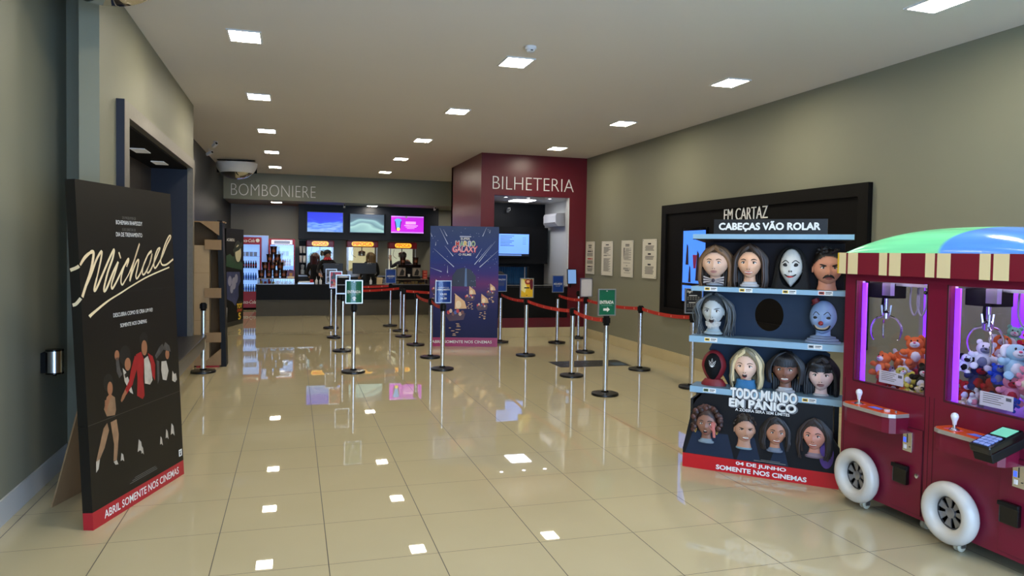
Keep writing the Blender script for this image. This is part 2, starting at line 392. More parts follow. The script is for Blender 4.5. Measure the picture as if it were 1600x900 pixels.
# bench ledge below the niche
t = thing('bench', 'long dark bench ledge projecting under the wall niche', 'bench', (-1.33, 8.4, 0))
b = MB(); b.box(-.43, .215, -1.88, 2.06, .47, .52, mat('dark_laminate', (52, 48, 44), .3), .006); b.build('seat_slab', t)
b = MB(); b.box(.005, .195, -1.86, 2.04, .335, .47, mat('grey_laminate', (98, 94, 88), .4)); b.build('front_rail', t)
for nm, y in (('left', 7.25), ('middle', 8.45), ('right', 9.6)):
    b = MB(); b.box(-1.62, -1.48, y-.17, y+.17, 2.690, 2.6995, mat('niche_lamp', (235, 235, 230), .4, emit=.12)); tag(b.build('niche_lamp'), f'dim flush lamp in the niche ceiling, {dict(left="nearest",middle="centre",right="farthest")[nm]} of three', 'lamp', 'niche lamps')
# soap dispenser style box on the near left wall
t = thing('wall_dispenser', 'steel hand sanitizer dispenser on the near left wall', 'dispenser', (-1.68, 5.78, .80))
b = MB(); b.cyl((.075, 0, 0), .055, .15, chrome, 24); b.lathe([(.056, .15), (.056, .16), (.001, .166)], blackg, 24, c=(.075, 0, 0)); b.lathe([(.056, -.012), (.057, 0)], blackg, 24, c=(.075, 0, 0)); b.build('canister', t)
b = MB(); b.box(0.001, .03, -.045, .045, .0, .14, blackm); b.cyl((.075, 0, -.026), .012, .014, blackm, 12); b.build('wall_bracket', t)
# ------------------------------------------------------------------ heads (used for people and for the standee busts), unit: face height 1, facing -y
def G(x, m, s): return math.exp(-((x-m)/s)**2)
class Face:
    def __init__(s, jaw=.34, wide=.37, nose=.1, chin=.03, cheek=.02, depth=.44, mouth='closed', smile=0, gaunt=0):
        s.__dict__.update(locals())
    def ax(s, z): return s.wide*(1-s.jaw*max(0, -z/.5)**1.7)
    def push(s, x, z):
        n = s.nose*G(x, 0, .05+.04*max(0, -z-.05)*4)*G(z, -.15, .075)+s.nose*.42*G(x, 0, .035)*G(z, -.03, .1)
        n -= .055*(G(x, .15, .085)+G(x, -.15, .085))*G(z, .0, .06)
        n += .022*G(z, .1, .05)*G(x, 0, .22)
        n += (s.cheek*1.3)*(G(x, .2, .08)+G(x, -.2, .08))*G(z, -.14, .09)-s.gaunt*(G(x, .2, .07)+G(x, -.2, .07))*G(z, -.27, .08)
        n += .03*G(x, 0, .1)*G(z, -.29, .05)+(s.chin+.01)*G(x, 0, .09)*G(z, -.45, .06)
        n -= .02*G(x, 0, .1)*G(z, -.375, .03)
        return n
    def surf(s, x, z):
        q = 1-(x/s.ax(z))**2-(z/.5)**2*(.93)
        return -(s.depth*math.sqrt(max(q, 0.0))+s.push(x, z))
def head_skin(b, F, skin, neck=.42, nr=.15, ears=True):
    def fn(p):
        x, y, z = p; zz = z*.5; xx = x*F.ax(zz)
        yy = y*F.depth
        if y < 0:
            w = min(1, -y*1.6); yy -= F.push(xx, zz)*w
        else: yy *= 1.12
        return (xx, yy, zz)
    b.ell((0, 0, 0), 1, 1, 1, skin, 56, 40, fn)
    if neck: b.lathe([(nr*1.25, -.5-neck), (nr*1.02, -.42-neck*.45), (nr, -.32), (nr*.9, -.2)], skin, 20, c=(0, .08, 0))
    if ears:
        for sx in (-1, 1): b.ell((sx*F.wide*.99, .05, -.06), .035, .07, .1, skin, 10, 8)
def head_face(b, F, iris=(60, 40, 28), lip=(150, 70, 64), brow=(40, 28, 22), skin=None, wide_eye=1.0, mouth='closed', frown=0, makeup=None, browt=.016, eye_z=-.01):
    ew = mat('eye_white', (225, 222, 216), .3); ir = mat('iris_%d_%d_%d' % iris, iris, .25); pu = mat('pupil', (8, 8, 8), .2)
    lm = mat('lip_%d_%d_%d' % lip, lip, .4); bm_ = mat('brow_%d_%d_%d' % brow, brow, .8); dk = mat('mouth_dark', (30, 10, 10), .6); te = mat('teeth', (232, 226, 214), .3)
    for sx in (-1, 1):
        ex = sx*.15; ez = eye_z; ey = F.surf(ex, ez)+.028
        if makeup: b.ell((ex, ey+.02, ez+.005), .098, .052, .068, makeup, 14, 10)
        b.ell((ex, ey, ez), .075, .055, .042*wide_eye, ew, 16, 12)
        b.ell((ex, ey-.03, ez), .034, .03, .036*min(1.1, wide_eye), ir, 14, 10); b.ell((ex, ey-.046, ez), .017, .018, .018, pu, 10, 8)
        b.tube(spline([(ex-.082, ey+.0, ez-.004), (ex-.04, ey-.05, ez+.034*wide_eye), (ex+.03, ey-.05, ez+.036*wide_eye), (ex+.082, ey+.0, ez)], 4), .011, bm_, 6)
        if skin: b.tube(spline([(ex-.08, ey-.0, ez-.006), (ex, ey-.046, ez-.042*wide_eye), (ex+.08, ey, ez-.004)], 4), .01, skin, 6)
        pts = []
        for k in range(6):
            u = k/5; x = ex+sx*(-.075+.175*u); z = ez+.085+.03*math.sin(u*PI)*(1-frown)+frown*(.045*u-.03)+(wide_eye-1)*.04
            pts.append((x, F.surf(x, z)+.002, z))
        b.tube(pts, [browt*.8, browt, browt, browt*.9, browt*.7, browt*.35], bm_, 6)
        x = sx*.035; b.ell((x, F.surf(x, -.205)-.004, -.208), .016, .014, .011, dk, 8, 6)
    mz = -.295
    def arc(z0, bend, w, dy, r, m, n=7):
        pts = []
        for k in range(n):
            u = k/(n-1)*2-1; x = u*w; z = z0+bend*(1-u*u); pts.append((x, F.surf(x, mz)+.004-dy, z))
        b.tube(pts, [r*(.25+.75*math.cos((k/(n-1)*2-1)*PI/2*.92)) for k in range(n)], m, 8)
    y0 = F.surf(0, mz)
    if mouth == 'closed': arc(mz+.008, .012, .11, .004, .017, lm); arc(mz-.022, -.014, .1, .004, .021, lm); arc(mz-.005, 0, .105, .018, .004, dk)
    elif mouth == 'smile':
        b.ell((0, y0+.052, mz-.008), .125, .055, .030, te, 18, 10)
        arc(mz+.035, -.028, .15, .006, .015, lm); arc(mz+.02, -.082, .15, .006, .018, lm)
    elif mouth == 'open':
        b.ell((0, y0+.012, mz-.02), .075, .035, .055, dk, 16, 10); b.ell((0, y0-.0, mz+.018), .05, .03, .014, te, 12, 6)
        arc(mz+.012, .025, .085, .006, .015, lm); arc(mz-.02, -.07, .08, .004, .018, lm)
    elif mouth == 'grimace':
        b.ell((0, y0+.044, mz-.01), .115, .05, .036, te, 18, 10); arc(mz-.01, 0, .11, .026, .003, dk)
        arc(mz+.0, .045, .14, .008, .014, lm); arc(mz-.02, -.05, .13, .008, .017, lm)
    elif mouth == 'grin':
        b.ell((0, y0+.008, mz-.005), .14, .045, .06, dk, 18, 10); b.ell((0, y0-.006, mz+.018), .115, .04, .022, te, 16, 6); b.ell((0, y0-.002, mz-.04), .09, .035, .015, te, 16, 6)
def lock(b, pts, r0, r1, m, n=6, k=5):
    P = spline(pts, k); K = len(P)
    b.tube(P, [r0+(r1-r0)*(i/(K-1))**1.5 for i in range(K)], m, n)
def hair(b, F, style, c, rnd, L=.75, vol=1.0, part=0.0, hairline=.345):
    ms = [noisy('hair_%d_%d_%d_%d' % (*c, i), tuple(int(v*f) for v in c), tuple(int(v*f*.75) for v in c), 30, .45, stretch=(3, 3, .4)) for i, f in enumerate((.75, 1.0, 1.3))]
    W = F.wide
    # scalp shell
    vs = []; fs = []; nu, nv = 72, 48
    for j in range(nv+1):
        tt = -PI/2+PI*j/nv
        for i in range(nu): a = 2*PI*i/nu; vs.append((math.cos(tt)*math.cos(a), math.cos(tt)*math.sin(a), math.sin(tt)))
    out = [(p[0]*W*1.09, p[1]*F.depth*1.12*(1.15 if p[1] > 0 else 1.0)+.01, p[2]*.545*(1 if p[2] > 0 else .8)) for p in vs]
    low = -.12 if style in ('short', 'updo') else -.35
    for j in range(nv):
        for i in range(nu):
            q = (j*nu+i, j*nu+(i+1) % nu, (j+1)*nu+(i+1) % nu, (j+1)*nu+i)
            cx = sum(out[k][0] for k in q)/4; cy = sum(out[k][1] for k in q)/4; cz = sum(out[k][2] for k in q)/4
            hl = hairline-.26*(abs(cx)/W)**2
            if cy < -.02 and cz < hl: continue
            if cz < low: continue
            fs.append(q)
    b.add(out, fs, ms[0], True)
    top = .55
    if style in ('long', 'wavy', 'bob', 'blond'):
        N = 30
        for sx in (-1, 1):
            for k in range(N):
                u = k/(N-1); y0 = -.30*vol+u*.72+rnd.uniform(-.02, .02); jy = rnd.uniform(-.02, .02)
                w = W*(1.10+.28*vol*math.sin(min(1, .25+u)*PI*.6))+rnd.uniform(-.03, .03)
                fr = max(0, .3-u)/.3                     # front locks hug the face
                ln = L*rnd.uniform(.9, 1.05)
                wv = .05 if style == 'wavy' else .012
                pts = [(part+sx*.01, -.12+u*.35, top-.01), (sx*W*.62, y0*.8-.04, top-.11), (sx*(w*.98-fr*.02), y0, .12), (sx*(w+rnd.uniform(-wv, wv)), y0+jy+.02, -.2), (sx*(w+.02+rnd.uniform(-wv, wv)), y0+jy+rnd.uniform(-wv, wv)+.03, -.2-ln*.5)]
                if style == 'bob': pts[-1] = (sx*(w-.03-fr*.02), y0+.02, -.2-ln*.35)
                else: pts.append((sx*(w*(.96 if fr == 0 else .9)+rnd.uniform(-wv, wv)), y0+.06, -.2-ln))
                lock(b, pts, .052, .02 if style != 'bob' else .035, ms[rnd.randrange(3)])
        for sx in (-1, 1):
            for k in range(9):       # locks framing the brow
                u = k/8; r_ = rnd.uniform(-.015, .015)
                if style == 'bob': continue
                lock(b, [(part+sx*.0, -.30+u*.25, top-.03*(1-u)), (sx*W*.40, F.surf(W*.40, .34+.06*u)-.035, .39+.06*u+r_), (sx*W*.80, F.surf(W*.72, .2)+.02+u*.1, .22+.06*u), (sx*W*1.06, -.13+u*.1, -.02+r_), (sx*(W*1.1+.02*u), -.12+u*.1, -.22), (sx*(W*1.08+r_), -.08+u*.1, -.22-L*.6)], .075, .035, ms[rnd.randrange(3)])
        for k in range(12):      # back
            x = -W+2*W*k/11; lock(b, [(x*.2, .2, top-.03), (x*.9, .48, .2), (x*1.05, .52, -.3), (x, .46, -.25-L*.85)], .07, .04, ms[rnd.randrange(2)])
    if style in ('bangs', 'bob'):
        for k in range(17):
            u = k/16*2-1; x = u*W*.98
            lock(b, [(x*.4, -.05, top+.0), (x*.75, -F.depth*.78-.07*(1-abs(u)), .36), (x*1.0, F.surf(x*.85, .16)-.03, .22), (x*1.02, F.surf(x*.85, .1)-.02, .10+rnd.uniform(-.015, .015))], .05, .03, ms[rnd.randrange(2)])
    if style == 'short':
        for k in range(46):
            a = rnd.uniform(0, 2*PI); e = rnd.uniform(.25, 1.35); p = (math.cos(a)*math.cos(e)*W*1.06, math.sin(a)*math.cos(e)*F.depth*1.08, math.sin(e)*.53)
            if p[1] < -.15 and p[2] < hairline: continue
            q = (p[0]*1.1+rnd.uniform(-.05, .05), p[1]*1.1-.06, p[2]*1.06+rnd.uniform(-.02, .05)); lock(b, [p, ((p[0]+q[0])/2, (p[1]+q[1])/2, (p[2]+q[2])/2+.03), q], .06, .025, ms[rnd.randrange(3)], 5, 3)
    if style == 'wild':
        for k in range(70):
            sx = rnd.choice((-1, 1)); u = rnd.random(); y0 = -.15+u*.5
            w = W*1.15+rnd.uniform(.02, .22)*vol; zz = rnd.uniform(.1, .45)
            lock(b, [(sx*.05, -.15+u*.4, top), (sx*W*.8, y0, .42), (sx*w, y0-.04+rnd.uniform(-.05, .05), zz*.5), (sx*(w+rnd.uniform(-.09, .1)), y0+rnd.uniform(-.08, .08), -.25), (sx*(w-.02+rnd.uniform(-.14, .1)), y0+rnd.uniform(-.08, .08), -.3-L*rnd.uniform(.5, 1))], .04, .008, ms[rnd.randrange(3)])
    if style == 'curly':
        for k in range(90):
            a = rnd.uniform(-.35, PI+.35); r = rnd.uniform(.86, 1.1)*vol; x = math.cos(a)*W*1.35*r; z = .1+math.sin(a)*.5*r if math.sin(a) > 0 else .1+math.sin(a)*1.2
            b.ell((x, rnd.uniform(-.25, .3), z), .1, .1, .1, ms[rnd.randrange(3)], 8, 6)
    if style == 'updo':
        b.ell((0, .38, .42), .22, .22, .2, ms[1], 14, 10)
        for k in range(16):
            a = 2*PI*k/16; lock(b, [(math.cos(a)*W*1.05, math.sin(a)*.4, .05), (math.cos(a)*W*.9, math.sin(a)*.4+.1, .35), (math.cos(a)*.1, .36+math.sin(a)*.1, .5)], .05, .04, ms[k % 3])
# ------------------------------------------------------------------ people
def person(name, label, loc, rz, H=1.66, skin=(176, 128, 104), top=(20, 20, 22), arms=None, turn=0):
    """a standing figure grown by a skin modifier; arms = ((elbow, wrist), (elbow, wrist)) in body units, facing -y"""
    t = thing(name, label, 'person', loc, rz)
    k = H/1.7
    V = []; E = []; Rr = []
    def nd(p, r, par=None):
        V.append(tuple(c*k for c in p)); Rr.append(r*k)
        if par is not None: E.append((par, len(V)-1))
        return len(V)-1
    pel = nd((0, 0, .93), .145); wa = nd((0, .0, 1.08), .125, pel); ch = nd((0, .01, 1.28), .155, wa); nb = nd((0, .015, 1.41), .085, ch); nk = nd((0, .0, 1.49), .052, nb)
    arms = arms or (((-.25, -.02, 1.1), (-.22, -.22, 1.0)), ((.25, -.02, 1.1), (.22, -.22, 1.0)))
    for sx, (el, wr) in zip((-1, 1), arms):
        sh = nd((sx*.17, .01, 1.375), .068, nb); e = nd(el, .046, sh); w = nd(wr, .03, e)
        d = (Vector(wr)-Vector(el)).normalized(); side = d.cross(Vector((0, 0, 1)))
        side = side.normalized() if side.length > .1 else Vector((1, 0, 0))
        pm = Vector(wr)+d*.07; pa = nd(pm, .034, w)
        for q, ln in ((-.027, .075), (-.009, .088), (.009, .082), (.027, .066)):
            f1 = nd(pm+side*q*1.1+d*.035, .0105, pa); f2 = nd(pm+side*q*1.2+d*(.035+ln*.5)-Vector((0, 0, .012)), .0095, f1); nd(pm+side*q*1.2+d*(.03+ln*.85)-Vector((0, 0, .04)), .008, f2)
        th = nd(Vector(wr)+d*.03+side*-.04*sx, .0125, w); nd(Vector(wr)+d*.075+side*-.055*sx, .0095, th)
        hp = nd((sx*.095, 0, .88), .098, pel); kn = nd((sx*.1, -.02, .5), .062, hp); an = nd((sx*.105, .02, .09), .043, kn); ft = nd((sx*.115, -.07, .045), .042, an); nd((sx*.12, -.16, .035), .034, ft)
    me = bpy.data.meshes.new('frame'); me.from_pydata(V, E, []); o = bpy.data.objects.new('frame', me); COL.objects.link(o)
    md = o.modifiers.new('skin', 'SKIN'); md.use_smooth_shade = True
    for i, r in enumerate(Rr):
        sv = me.skin_vertices[0].data[i]; sv.radius = (r, r*(.78 if i in (0, 1, 2) else 1)); sv.use_root = (i == 0)
    o.modifiers.new('sub', 'SUBSURF').levels = 2
    dg = bpy.context.evaluated_depsgraph_get(); dg.update(); m2 = bpy.data.meshes.new_from_object(o.evaluated_get(dg))
    vs = [tuple(v.co) for v in m2.vertices]; fs = [tuple(p.vertices) for p in m2.polygons]
    bpy.data.objects.remove(o); bpy.data.meshes.remove(me); bpy.data.meshes.remove(m2)
    sk = mat('skin_%d_%d_%d' % skin, skin, .5); cl = noisy('cloth_%d_%d_%d' % top, top, tuple(int(c*.7) for c in top), 40, .85); pt = noisy('trousers', (24, 26, 32), (18, 20, 25), 40, .85); sh = mat('shoes', (16, 16, 16), .5)
    b = MB(); hands = [Vector(a[1])*k for a in arms]
    grp = {sk: [], cl: [], pt: [], sh: []}
    for f in fs:
        c = sum((Vector(vs[i]) for i in f), Vector())/len(f)
        hand = min((c-h).length for h in hands) < .14*k and all((Vector(a[0])*k-c).length > (Vector(a[0])*k-Vector(a[1])*k).length*.75 for a in arms if (c-Vector(a[1])*k).length < .14*k)
        grp[sk if (c.z > 1.45*k or hand) else sh if c.z < .1*k else pt if c.z < .93*k else cl].append(f)
    for m, ff in grp.items():
        used = sorted({i for f in ff for i in f}); ix = {i: j for j, i in enumerate(used)}
        if ff: b.add([vs[i] for i in used], [[ix[i] for i in f] for f in ff], m, True)
    hd = Matrix.Translation((0, -.015*k, 1.585*k)) @ Matrix.Rotation(turn, 4, 'Z') @ Matrix.Scale(.225*k, 4)
    F = Face(); b.M = hd; head_skin(b, F, sk, neck=.25, nr=.22); head_face(b, F, skin=sk, mouth='closed')
    body = b.build('body', t)
    return t, F, hd
# ------------------------------------------------------------------ tall black film standee (leaning back on an easel strut)
ang = math.atan2(.947052, .32108)        # its width runs deeper into the room
tilt = math.atan(.108/2.08)
t = thing('film_standee', 'tall black cardboard film standee with gold script title, leaning by the left wall', 'standee', (-1.13, 4.786, 0), ang)
card = noisy('black_card', (26, 23, 18), (22, 19, 15), 1.5, .4, spec=.25); brown = noisy('corrugated_card', (150, 122, 88), (138, 110, 78), 14, .8, stretch=(1, 1, .2))
gold = noisy('gold_ink', (240, 232, 190), (226, 186, 140), 2.2, .45)
redband = noisy('red_band_card', (176, 28, 42), (168, 24, 38), 2, .35)
LM = Matrix.Rotation(-tilt, 4, 'X')
b = MB(); b.M = LM
b.box(0, 1.108, .0, .012, .105, 2.085, card); b.box(0, 1.108, .0, .012, 0.0, .105, redband)
# gold script
Mp = [[0.007, 1.579], [0.051, 1.62], [0.1, 1.648], [0.137, 1.658], [0.14, 1.632], [0.106, 1.542], [0.047, 1.448], [0.012, 1.39]]
Mq = [[0.012, 1.39], [0.035, 1.43], [0.104, 1.516], [0.165, 1.606], [0.224, 1.661], [0.214, 1.612], [0.173, 1.521], [0.135, 1.444], [0.133, 1.421], [0.161, 1.443], [0.234, 1.532], [0.31, 1.624], [0.358, 1.672], [0.338, 1.617], [0.279, 1.531], [0.232, 1.439], [0.233, 1.413], [0.265, 1.438], [0.336, 1.529], [0.398, 1.593]]
Mr = [[0.398, 1.593], [0.359, 1.529], [0.312, 1.456], [0.315, 1.425], [0.353, 1.454], [0.411, 1.514], [0.464, 1.568], [0.516, 1.605]]
Kp = [[0.488, 1.56], [0.516, 1.598], [0.512, 1.613], [0.471, 1.575], [0.429, 1.513], [0.415, 1.465], [0.429, 1.444], [0.462, 1.47], [0.515, 1.518], [0.587, 1.608], [0.655, 1.709], [0.633, 1.68], [0.587, 1.608], [0.533, 1.51], [0.517, 1.465], [0.554, 1.524], [0.604, 1.587], [0.636, 1.604], [0.621, 1.558], [0.593, 1.501], [0.603, 1.478], [0.65, 1.514], [0.703, 1.578], [0.763, 1.644], [0.807, 1.666]]
Kq = [[0.807, 1.66], [0.748, 1.629], [0.695, 1.571], [0.673, 1.52], [0.685, 1.502], [0.717, 1.519], [0.779, 1.584], [0.812, 1.647], [0.771, 1.577], [0.734, 1.526], [0.744, 1.513], [0.781, 1.532], [0.851, 1.606], [0.899, 1.659], [0.921, 1.685], [0.886, 1.674], [0.845, 1.621], [0.826, 1.569], [0.838, 1.544], [0.876, 1.564], [0.948, 1.628], [1.015, 1.705], [1.079, 1.765], [1.06, 1.775], [1.002, 1.721], [0.946, 1.643], [0.922, 1.594], [0.942, 1.565], [1.002, 1.567], [1.1, 1.604]]
d = .0006
for P, w in ((Mp, .022), (Mq, .017), (Mr, .015), (Kp, .013), (Kq, .013)):
    q = spline(P, 5); n = len(q); d += .0002
    b.stroke(q, [w*(.55+.45*math.sin(PI*min(1, .08+.84*i/n*3) if i < n/3 else PI*.5)) for i in range(n)], d, gold)
q = spline([[0.07, 1.268], [0.094, 1.282], [0.257, 1.348], [0.418, 1.396], [0.546, 1.435], [0.749, 1.489], [1.038, 1.546]], 5)
b.stroke(q, [.026-.016*min(1, i/12) for i in range(len(q))], d+.0002, gold)
b.stroke([(.408, 1.655), (.425, 1.615)], .013, d+.0002, gold)
# small lines of print
b.text('DO PRODUTOR DE', .469, .628, 1.872, 1.889, .0006, grayink); b.text('BOHEMIAN RHAPSODY', .395, .704, 1.835, 1.862, .0006, ink)
b.text('E DO DIRETOR DE', .463, .62, 1.795, 1.812, .0006, grayink); b.text('DIA DE TREINAMENTO', .389, .696, 1.757, 1.784, .0006, ink)
b.text('DESCUBRA COMO SE CRIA UM REI', .314, .78, 1.243, 1.268, .0006, ink); b.text('SOMENTE NOS CINEMAS', .385, .698, 1.172, 1.196, .0006, ink)
b.text('ABRIL SOMENTE NOS CINEMAS', .115, 1.03, .028, .078, .0006, ink, .012)
for k in range(3): b.rect(.40+.03*k, .74-.01*k, .150+.011*k, .153+.011*k, .0006, grayink)
b.rect(1.045, 1.09, .145, .195, .0006, ink); b.rect(1.053, 1.082, .178, .184, .0009, darkink); b.rect(1.06, 1.075, .152, .172, .0009, darkink)
b.rect(0, 1.108, .622, .625, .0005, mat('fold_line', (74, 68, 60), .5)); b.rect(0, 1.108, 1.398, 1.400, .0005, mat('fold_line2', (24, 21, 18), .5))
# dancers: four plain figures in stage clothes
fsk = mat('print_skin', (150, 98, 66), .5); fred = noisy('print_red_jacket', (176, 28, 34), (120, 10, 16), 18, .4); ftan = noisy('print_tan_cloth', (176, 136, 100), (96, 70, 48), 14, .5); fwh = noisy('print_white_cloth', (206, 196, 180), (150, 140, 125), 20, .5); fdk = mat('print_dark_hair', (16, 13, 11), .5); fgr = noisy('print_grey_leather', (96, 92, 88), (22, 20, 18), 26, .4)
b.disc(.222, .845, .05, .055, .0006, fdk); b.disc(.238, .805, .028, .042, .0008, fsk)
b.flat([(.165, .69), (.2, .76), (.235, .77), (.285, .74), (.29, .66), (.275, .63), (.19, .64)], .0007, ftan); b.stroke([(.195, .74), (.18, .68), (.22, .75), (.245, .77)], [.035, .04, .03, .03], .0009, fsk)
b.flat([(.15, .575), (.19, .60), (.205, .55), (.15, .455), (.098, .40), (.06, .395), (.09, .455)], .0008, ftan); b.flat([(.225, .595), (.29, .60), (.305, .50), (.285, .40), (.27, .345), (.235, .35), (.25, .45)], .0008, ftan)
b.flat([(.06, .395), (.098, .40), (.08, .345), (.055, .33)], .0006, fwh); b.flat([(.235, .345), (.27, .345), (.285, .315), (.255, .32)], .0006, fwh)
b.disc(.42, .985, .062, .066, .0006, fdk, 24); b.disc(.445, .925, .035, .042, .0008, fsk); b.disc(.33, 1.0, .026, .032, .0008, fsk); b.stroke([(.33, .985), (.338, .90), (.36, .86)], [.03, .04, .04], .0008, fgr)
b.flat([(.385, .91), (.42, .88), (.47, .78), (.49, .72), (.455, .74), (.40, .82)], .0008, fwh); b.flat([(.40, .865), (.43, .875), (.44, .845), (.41, .84)], .0011, fdk)
b.disc(.65, 1.062, .052, .05, .0006, fdk, 24); b.disc(.652, 1.005, .036, .052, .0009, fsk)
b.flat([(.545, .975), (.61, .985), (.64, .93), (.62, .80), (.625, .685), (.6, .665), (.535, .70), (.55, .82)], .0008, fred); b.flat([(.69, .965), (.75, .935), (.78, .87), (.765, .76), (.735, .80), (.72, .90)], .0008, fred)
b.flat([(.64, .93), (.69, .945), (.72, .88), (.735, .77), (.70, .745), (.635, .765)], .0009, fwh); b.stroke([(.56, .95), (.50, .86), (.47, .80), (.40, .745)], [.07, .06, .05, .035], .001, fred); b.stroke([(.41, .755), (.375, .725), (.35, .70)], [.03, .032, .016], .0012, fsk)
b.stroke([(.79, .92), (.86, .965), (.90, .985)], [.03, .05, .04], .0008, fgr); b.flat([(.885, .965), (.93, 1.01), (.985, .975), (1.0, .93), (.945, .945)], .001, fgr); b.disc(.95, .92, .028, .036, .0008, fsk)
b.flat([(.865, .88), (.93, .875), (.955, .80), (.92, .735), (.87, .75), (.855, .82)], .0009, fwh); b.flat([(.80, .90), (.835, .885), (.825, .76), (.80, .73)], .0008, fgr); b.flat([(1.0, .72), (1.01, .79), (1.035, .76), (1.06, .765), (1.07, .715), (1.04, .70)], .0008, fwh)
for x, z, w, h in ((.537, .36, .03, .05), (.565, .325, .014, .03), (.808, .325, .018, .035), (.889, .352, .02, .04), (.969, .365, .028, .05), (.33, .345, .02, .03)):
    b.flat([(x-w, z-h*.6), (x-w*.3, z+h), (x+w*.6, z+h*.5), (x+w, z-h), (x, z-h*.5)], .0007, fwh)
b.build('front_panel', t)
b = MB(); b.M = LM
for z0, z1, m in ((0, .105, redband), (.105, .62, card), (.622, 2.085, card)):
    b.box(-.0, .012, .012, .06, z0, z1, m); b.box(1.096, 1.108, .012, .06, z0, z1, m)
b.box(.012, 1.096, .012, .06, 2.073, 2.085, card); b.box(.012, 1.096, .05, .06, .0, 2.073, brown)
b.M = LM @ Matrix.Rotation(-PI/2, 4, 'Z'); q = spline([(-.055, 1.551), (-.02, 1.563), (.0, 1.574)], 4); b.stroke(q, .02, .0012, gold); q = spline([(-.052, 1.345), (-.03, 1.352), (.0, 1.384)], 4); b.stroke(q, [.02]*len(q), .0012, gold)
b.build('edge_frame', t)
b = MB(); b.add([(.35, .142, 1.3), (.75, .142, 1.3), (.75, .50, .0), (.35, .50, 0), (.35, .132, 1.3), (.75, .132, 1.3), (.75, .49, .0), (.35, .49, 0)], [(0, 1, 2, 3), (7, 6, 5, 4), (0, 3, 7, 4), (1, 5, 6, 2), (0, 4, 5, 1), (3, 2, 6, 7)], brown); b.build('easel_strut', t)
# ------------------------------------------------------------------ night-sea film standee in the queue
navy = mat('print_navy', (38, 44, 92), .35)
def sea_mat():
    m = mat('night_sea_print', (40, 46, 100), .42, spec=.2); N, L, bb = nodes(m)
    tc = N.new('ShaderNodeTexCoord'); sp = N.new('ShaderNodeSeparateXYZ'); nz = N.new('ShaderNodeTexNoise'); nz.inputs['Scale'].default_value = 2.5
    ad = N.new('ShaderNodeMath'); ad.operation = 'MULTIPLY_ADD'; ad.inputs[1].default_value = .14
    cr = N.new('ShaderNodeValToRGB'); mr = N.new('ShaderNodeMapRange'); mr.inputs[1].default_value = .1; mr.inputs[2].default_value = 2.2
    e = cr.color_ramp.elements; e[0].position = 0; e[0].color = lin((24, 26, 66)); e[1].position = 1; e[1].color = lin((62, 78, 118))
    for p, c in ((.3, (38, 40, 92)), (.45, (66, 54, 112)), (.53, (112, 54, 116)), (.60, (66, 52, 128)), (.72, (44, 60, 130))):
        k = e.new(p); k.color = lin(c)
    L.new(tc.outputs['Object'], sp.inputs[0]); L.new(tc.outputs['Object'], nz.inputs[0]); L.new(nz.outputs[0], ad.inputs[0]); L.new(sp.outputs['Z'], ad.inputs[2]); L.new(ad.outputs[0], mr.inputs[0]); L.new(mr.outputs[0], cr.inputs[0]); L.new(cr.outputs[0], bb.inputs['Base Color'])
    return m
t = thing('film_standee', 'blue night-sea film standee with lantern boats standing inside the queue', 'standee', (2.31, 12.71, 0), math.atan2(-.24, 1.0))
Wd, Ht = 1.215, 2.14
b = MB(); sea = sea_mat(); mag = mat('magenta_band', (158, 34, 92), .35)
b.box(0, Wd, 0, .01, .16, Ht, sea); b.box(0, Wd, 0, .01, 0, .16, mag)
b.text('ABRIL SOMENTE NOS CINEMAS', .05, Wd-.1, .06, .11, .0006, ink, .012)
rs = random.Random(3); X = lambda px: (px-22)/468*Wd; Z = lambda py: (850-py)/818*Ht
whs = mat('print_star', (196, 204, 230), .4); glow = mat('print_lantern', (232, 190, 140), .4); glow2 = mat('print_lantern_core', (250, 226, 190), .4); boat = mat('print_boat', (70, 34, 48), .4); dark = mat('print_dark_arch', (22, 20, 44), .4)
for x0, y0, x1, y1 in ((85, 45, 142, 155), (110, 55, 135, 100), (45, 185, 185, 308), (25, 315, 102, 342), (405, 35, 378, 98), (430, 55, 425, 75), (440, 150, 325, 290), (490, 190, 360, 308), (465, 130, 355, 272), (142, 300, 142, 350), (120, 165, 178, 235), (60, 140, 58, 165), (24, 80, 34, 105), (375, 180, 335, 245)):
    b.stroke([(X(x0), Z(y0)), (X((x0+x1)/2), Z((y0+y1)/2)), (X(x1), Z(y1))], [.002, .006, .014], .0006, whs)
for k in range(60): b.disc(rs.uniform(.03, Wd-.03), rs.uniform(1.0, 2.1), .004, .005, .0007, whs, 6)
b.flat([(X(172), Z(440)), (X(175), Z(370)), (X(205), Z(325)), (X(250), Z(312)), (X(300), Z(325)), (X(335), Z(370)), (X(338), Z(440))], .0005, dark)
b.flat([(X(258), Z(440)), (X(262), Z(316)), (X(272), Z(316)), (X(276), Z(440))], .0008, mat('print_pale_blue', (90, 120, 170), .4))
b.rect(X(222), X(300), Z(105), Z(98), .0006, whs)
b.text('SUPER', X(228), X(292), Z(124), Z(109), .0008, ink, .02)
for ch, x, c in zip('MARIO', (196, 226, 252, 278, 304), ((214, 60, 56), (74, 150, 84), (232, 196, 70), (96, 160, 220), (120, 176, 96))):
    iw = 22 if ch != 'I' else 7; x += 0 if ch != 'I' else 7
    b.text(ch, X(x)-.004, X(x+iw)+.004, Z(168), Z(132), .0006, ink, .07); b.text(ch, X(x), X(x+iw), Z(166), Z(134), .0010, mat('print_%d' % c[0], c, .4), .02)
b.text('GALAXY', X(172), X(344), Z(208), Z(166), .0006, mat('print_pink', (224, 92, 112), .4), .05, 0, .1); b.text('GALAXY', X(178), X(338), Z(204), Z(171), .0010, mat('print_pale_pink', (246, 206, 206), .4), 0, 0, .1)
b.text('O FILME', X(216), X(302), Z(231), Z(216), .0006, ink, .02)
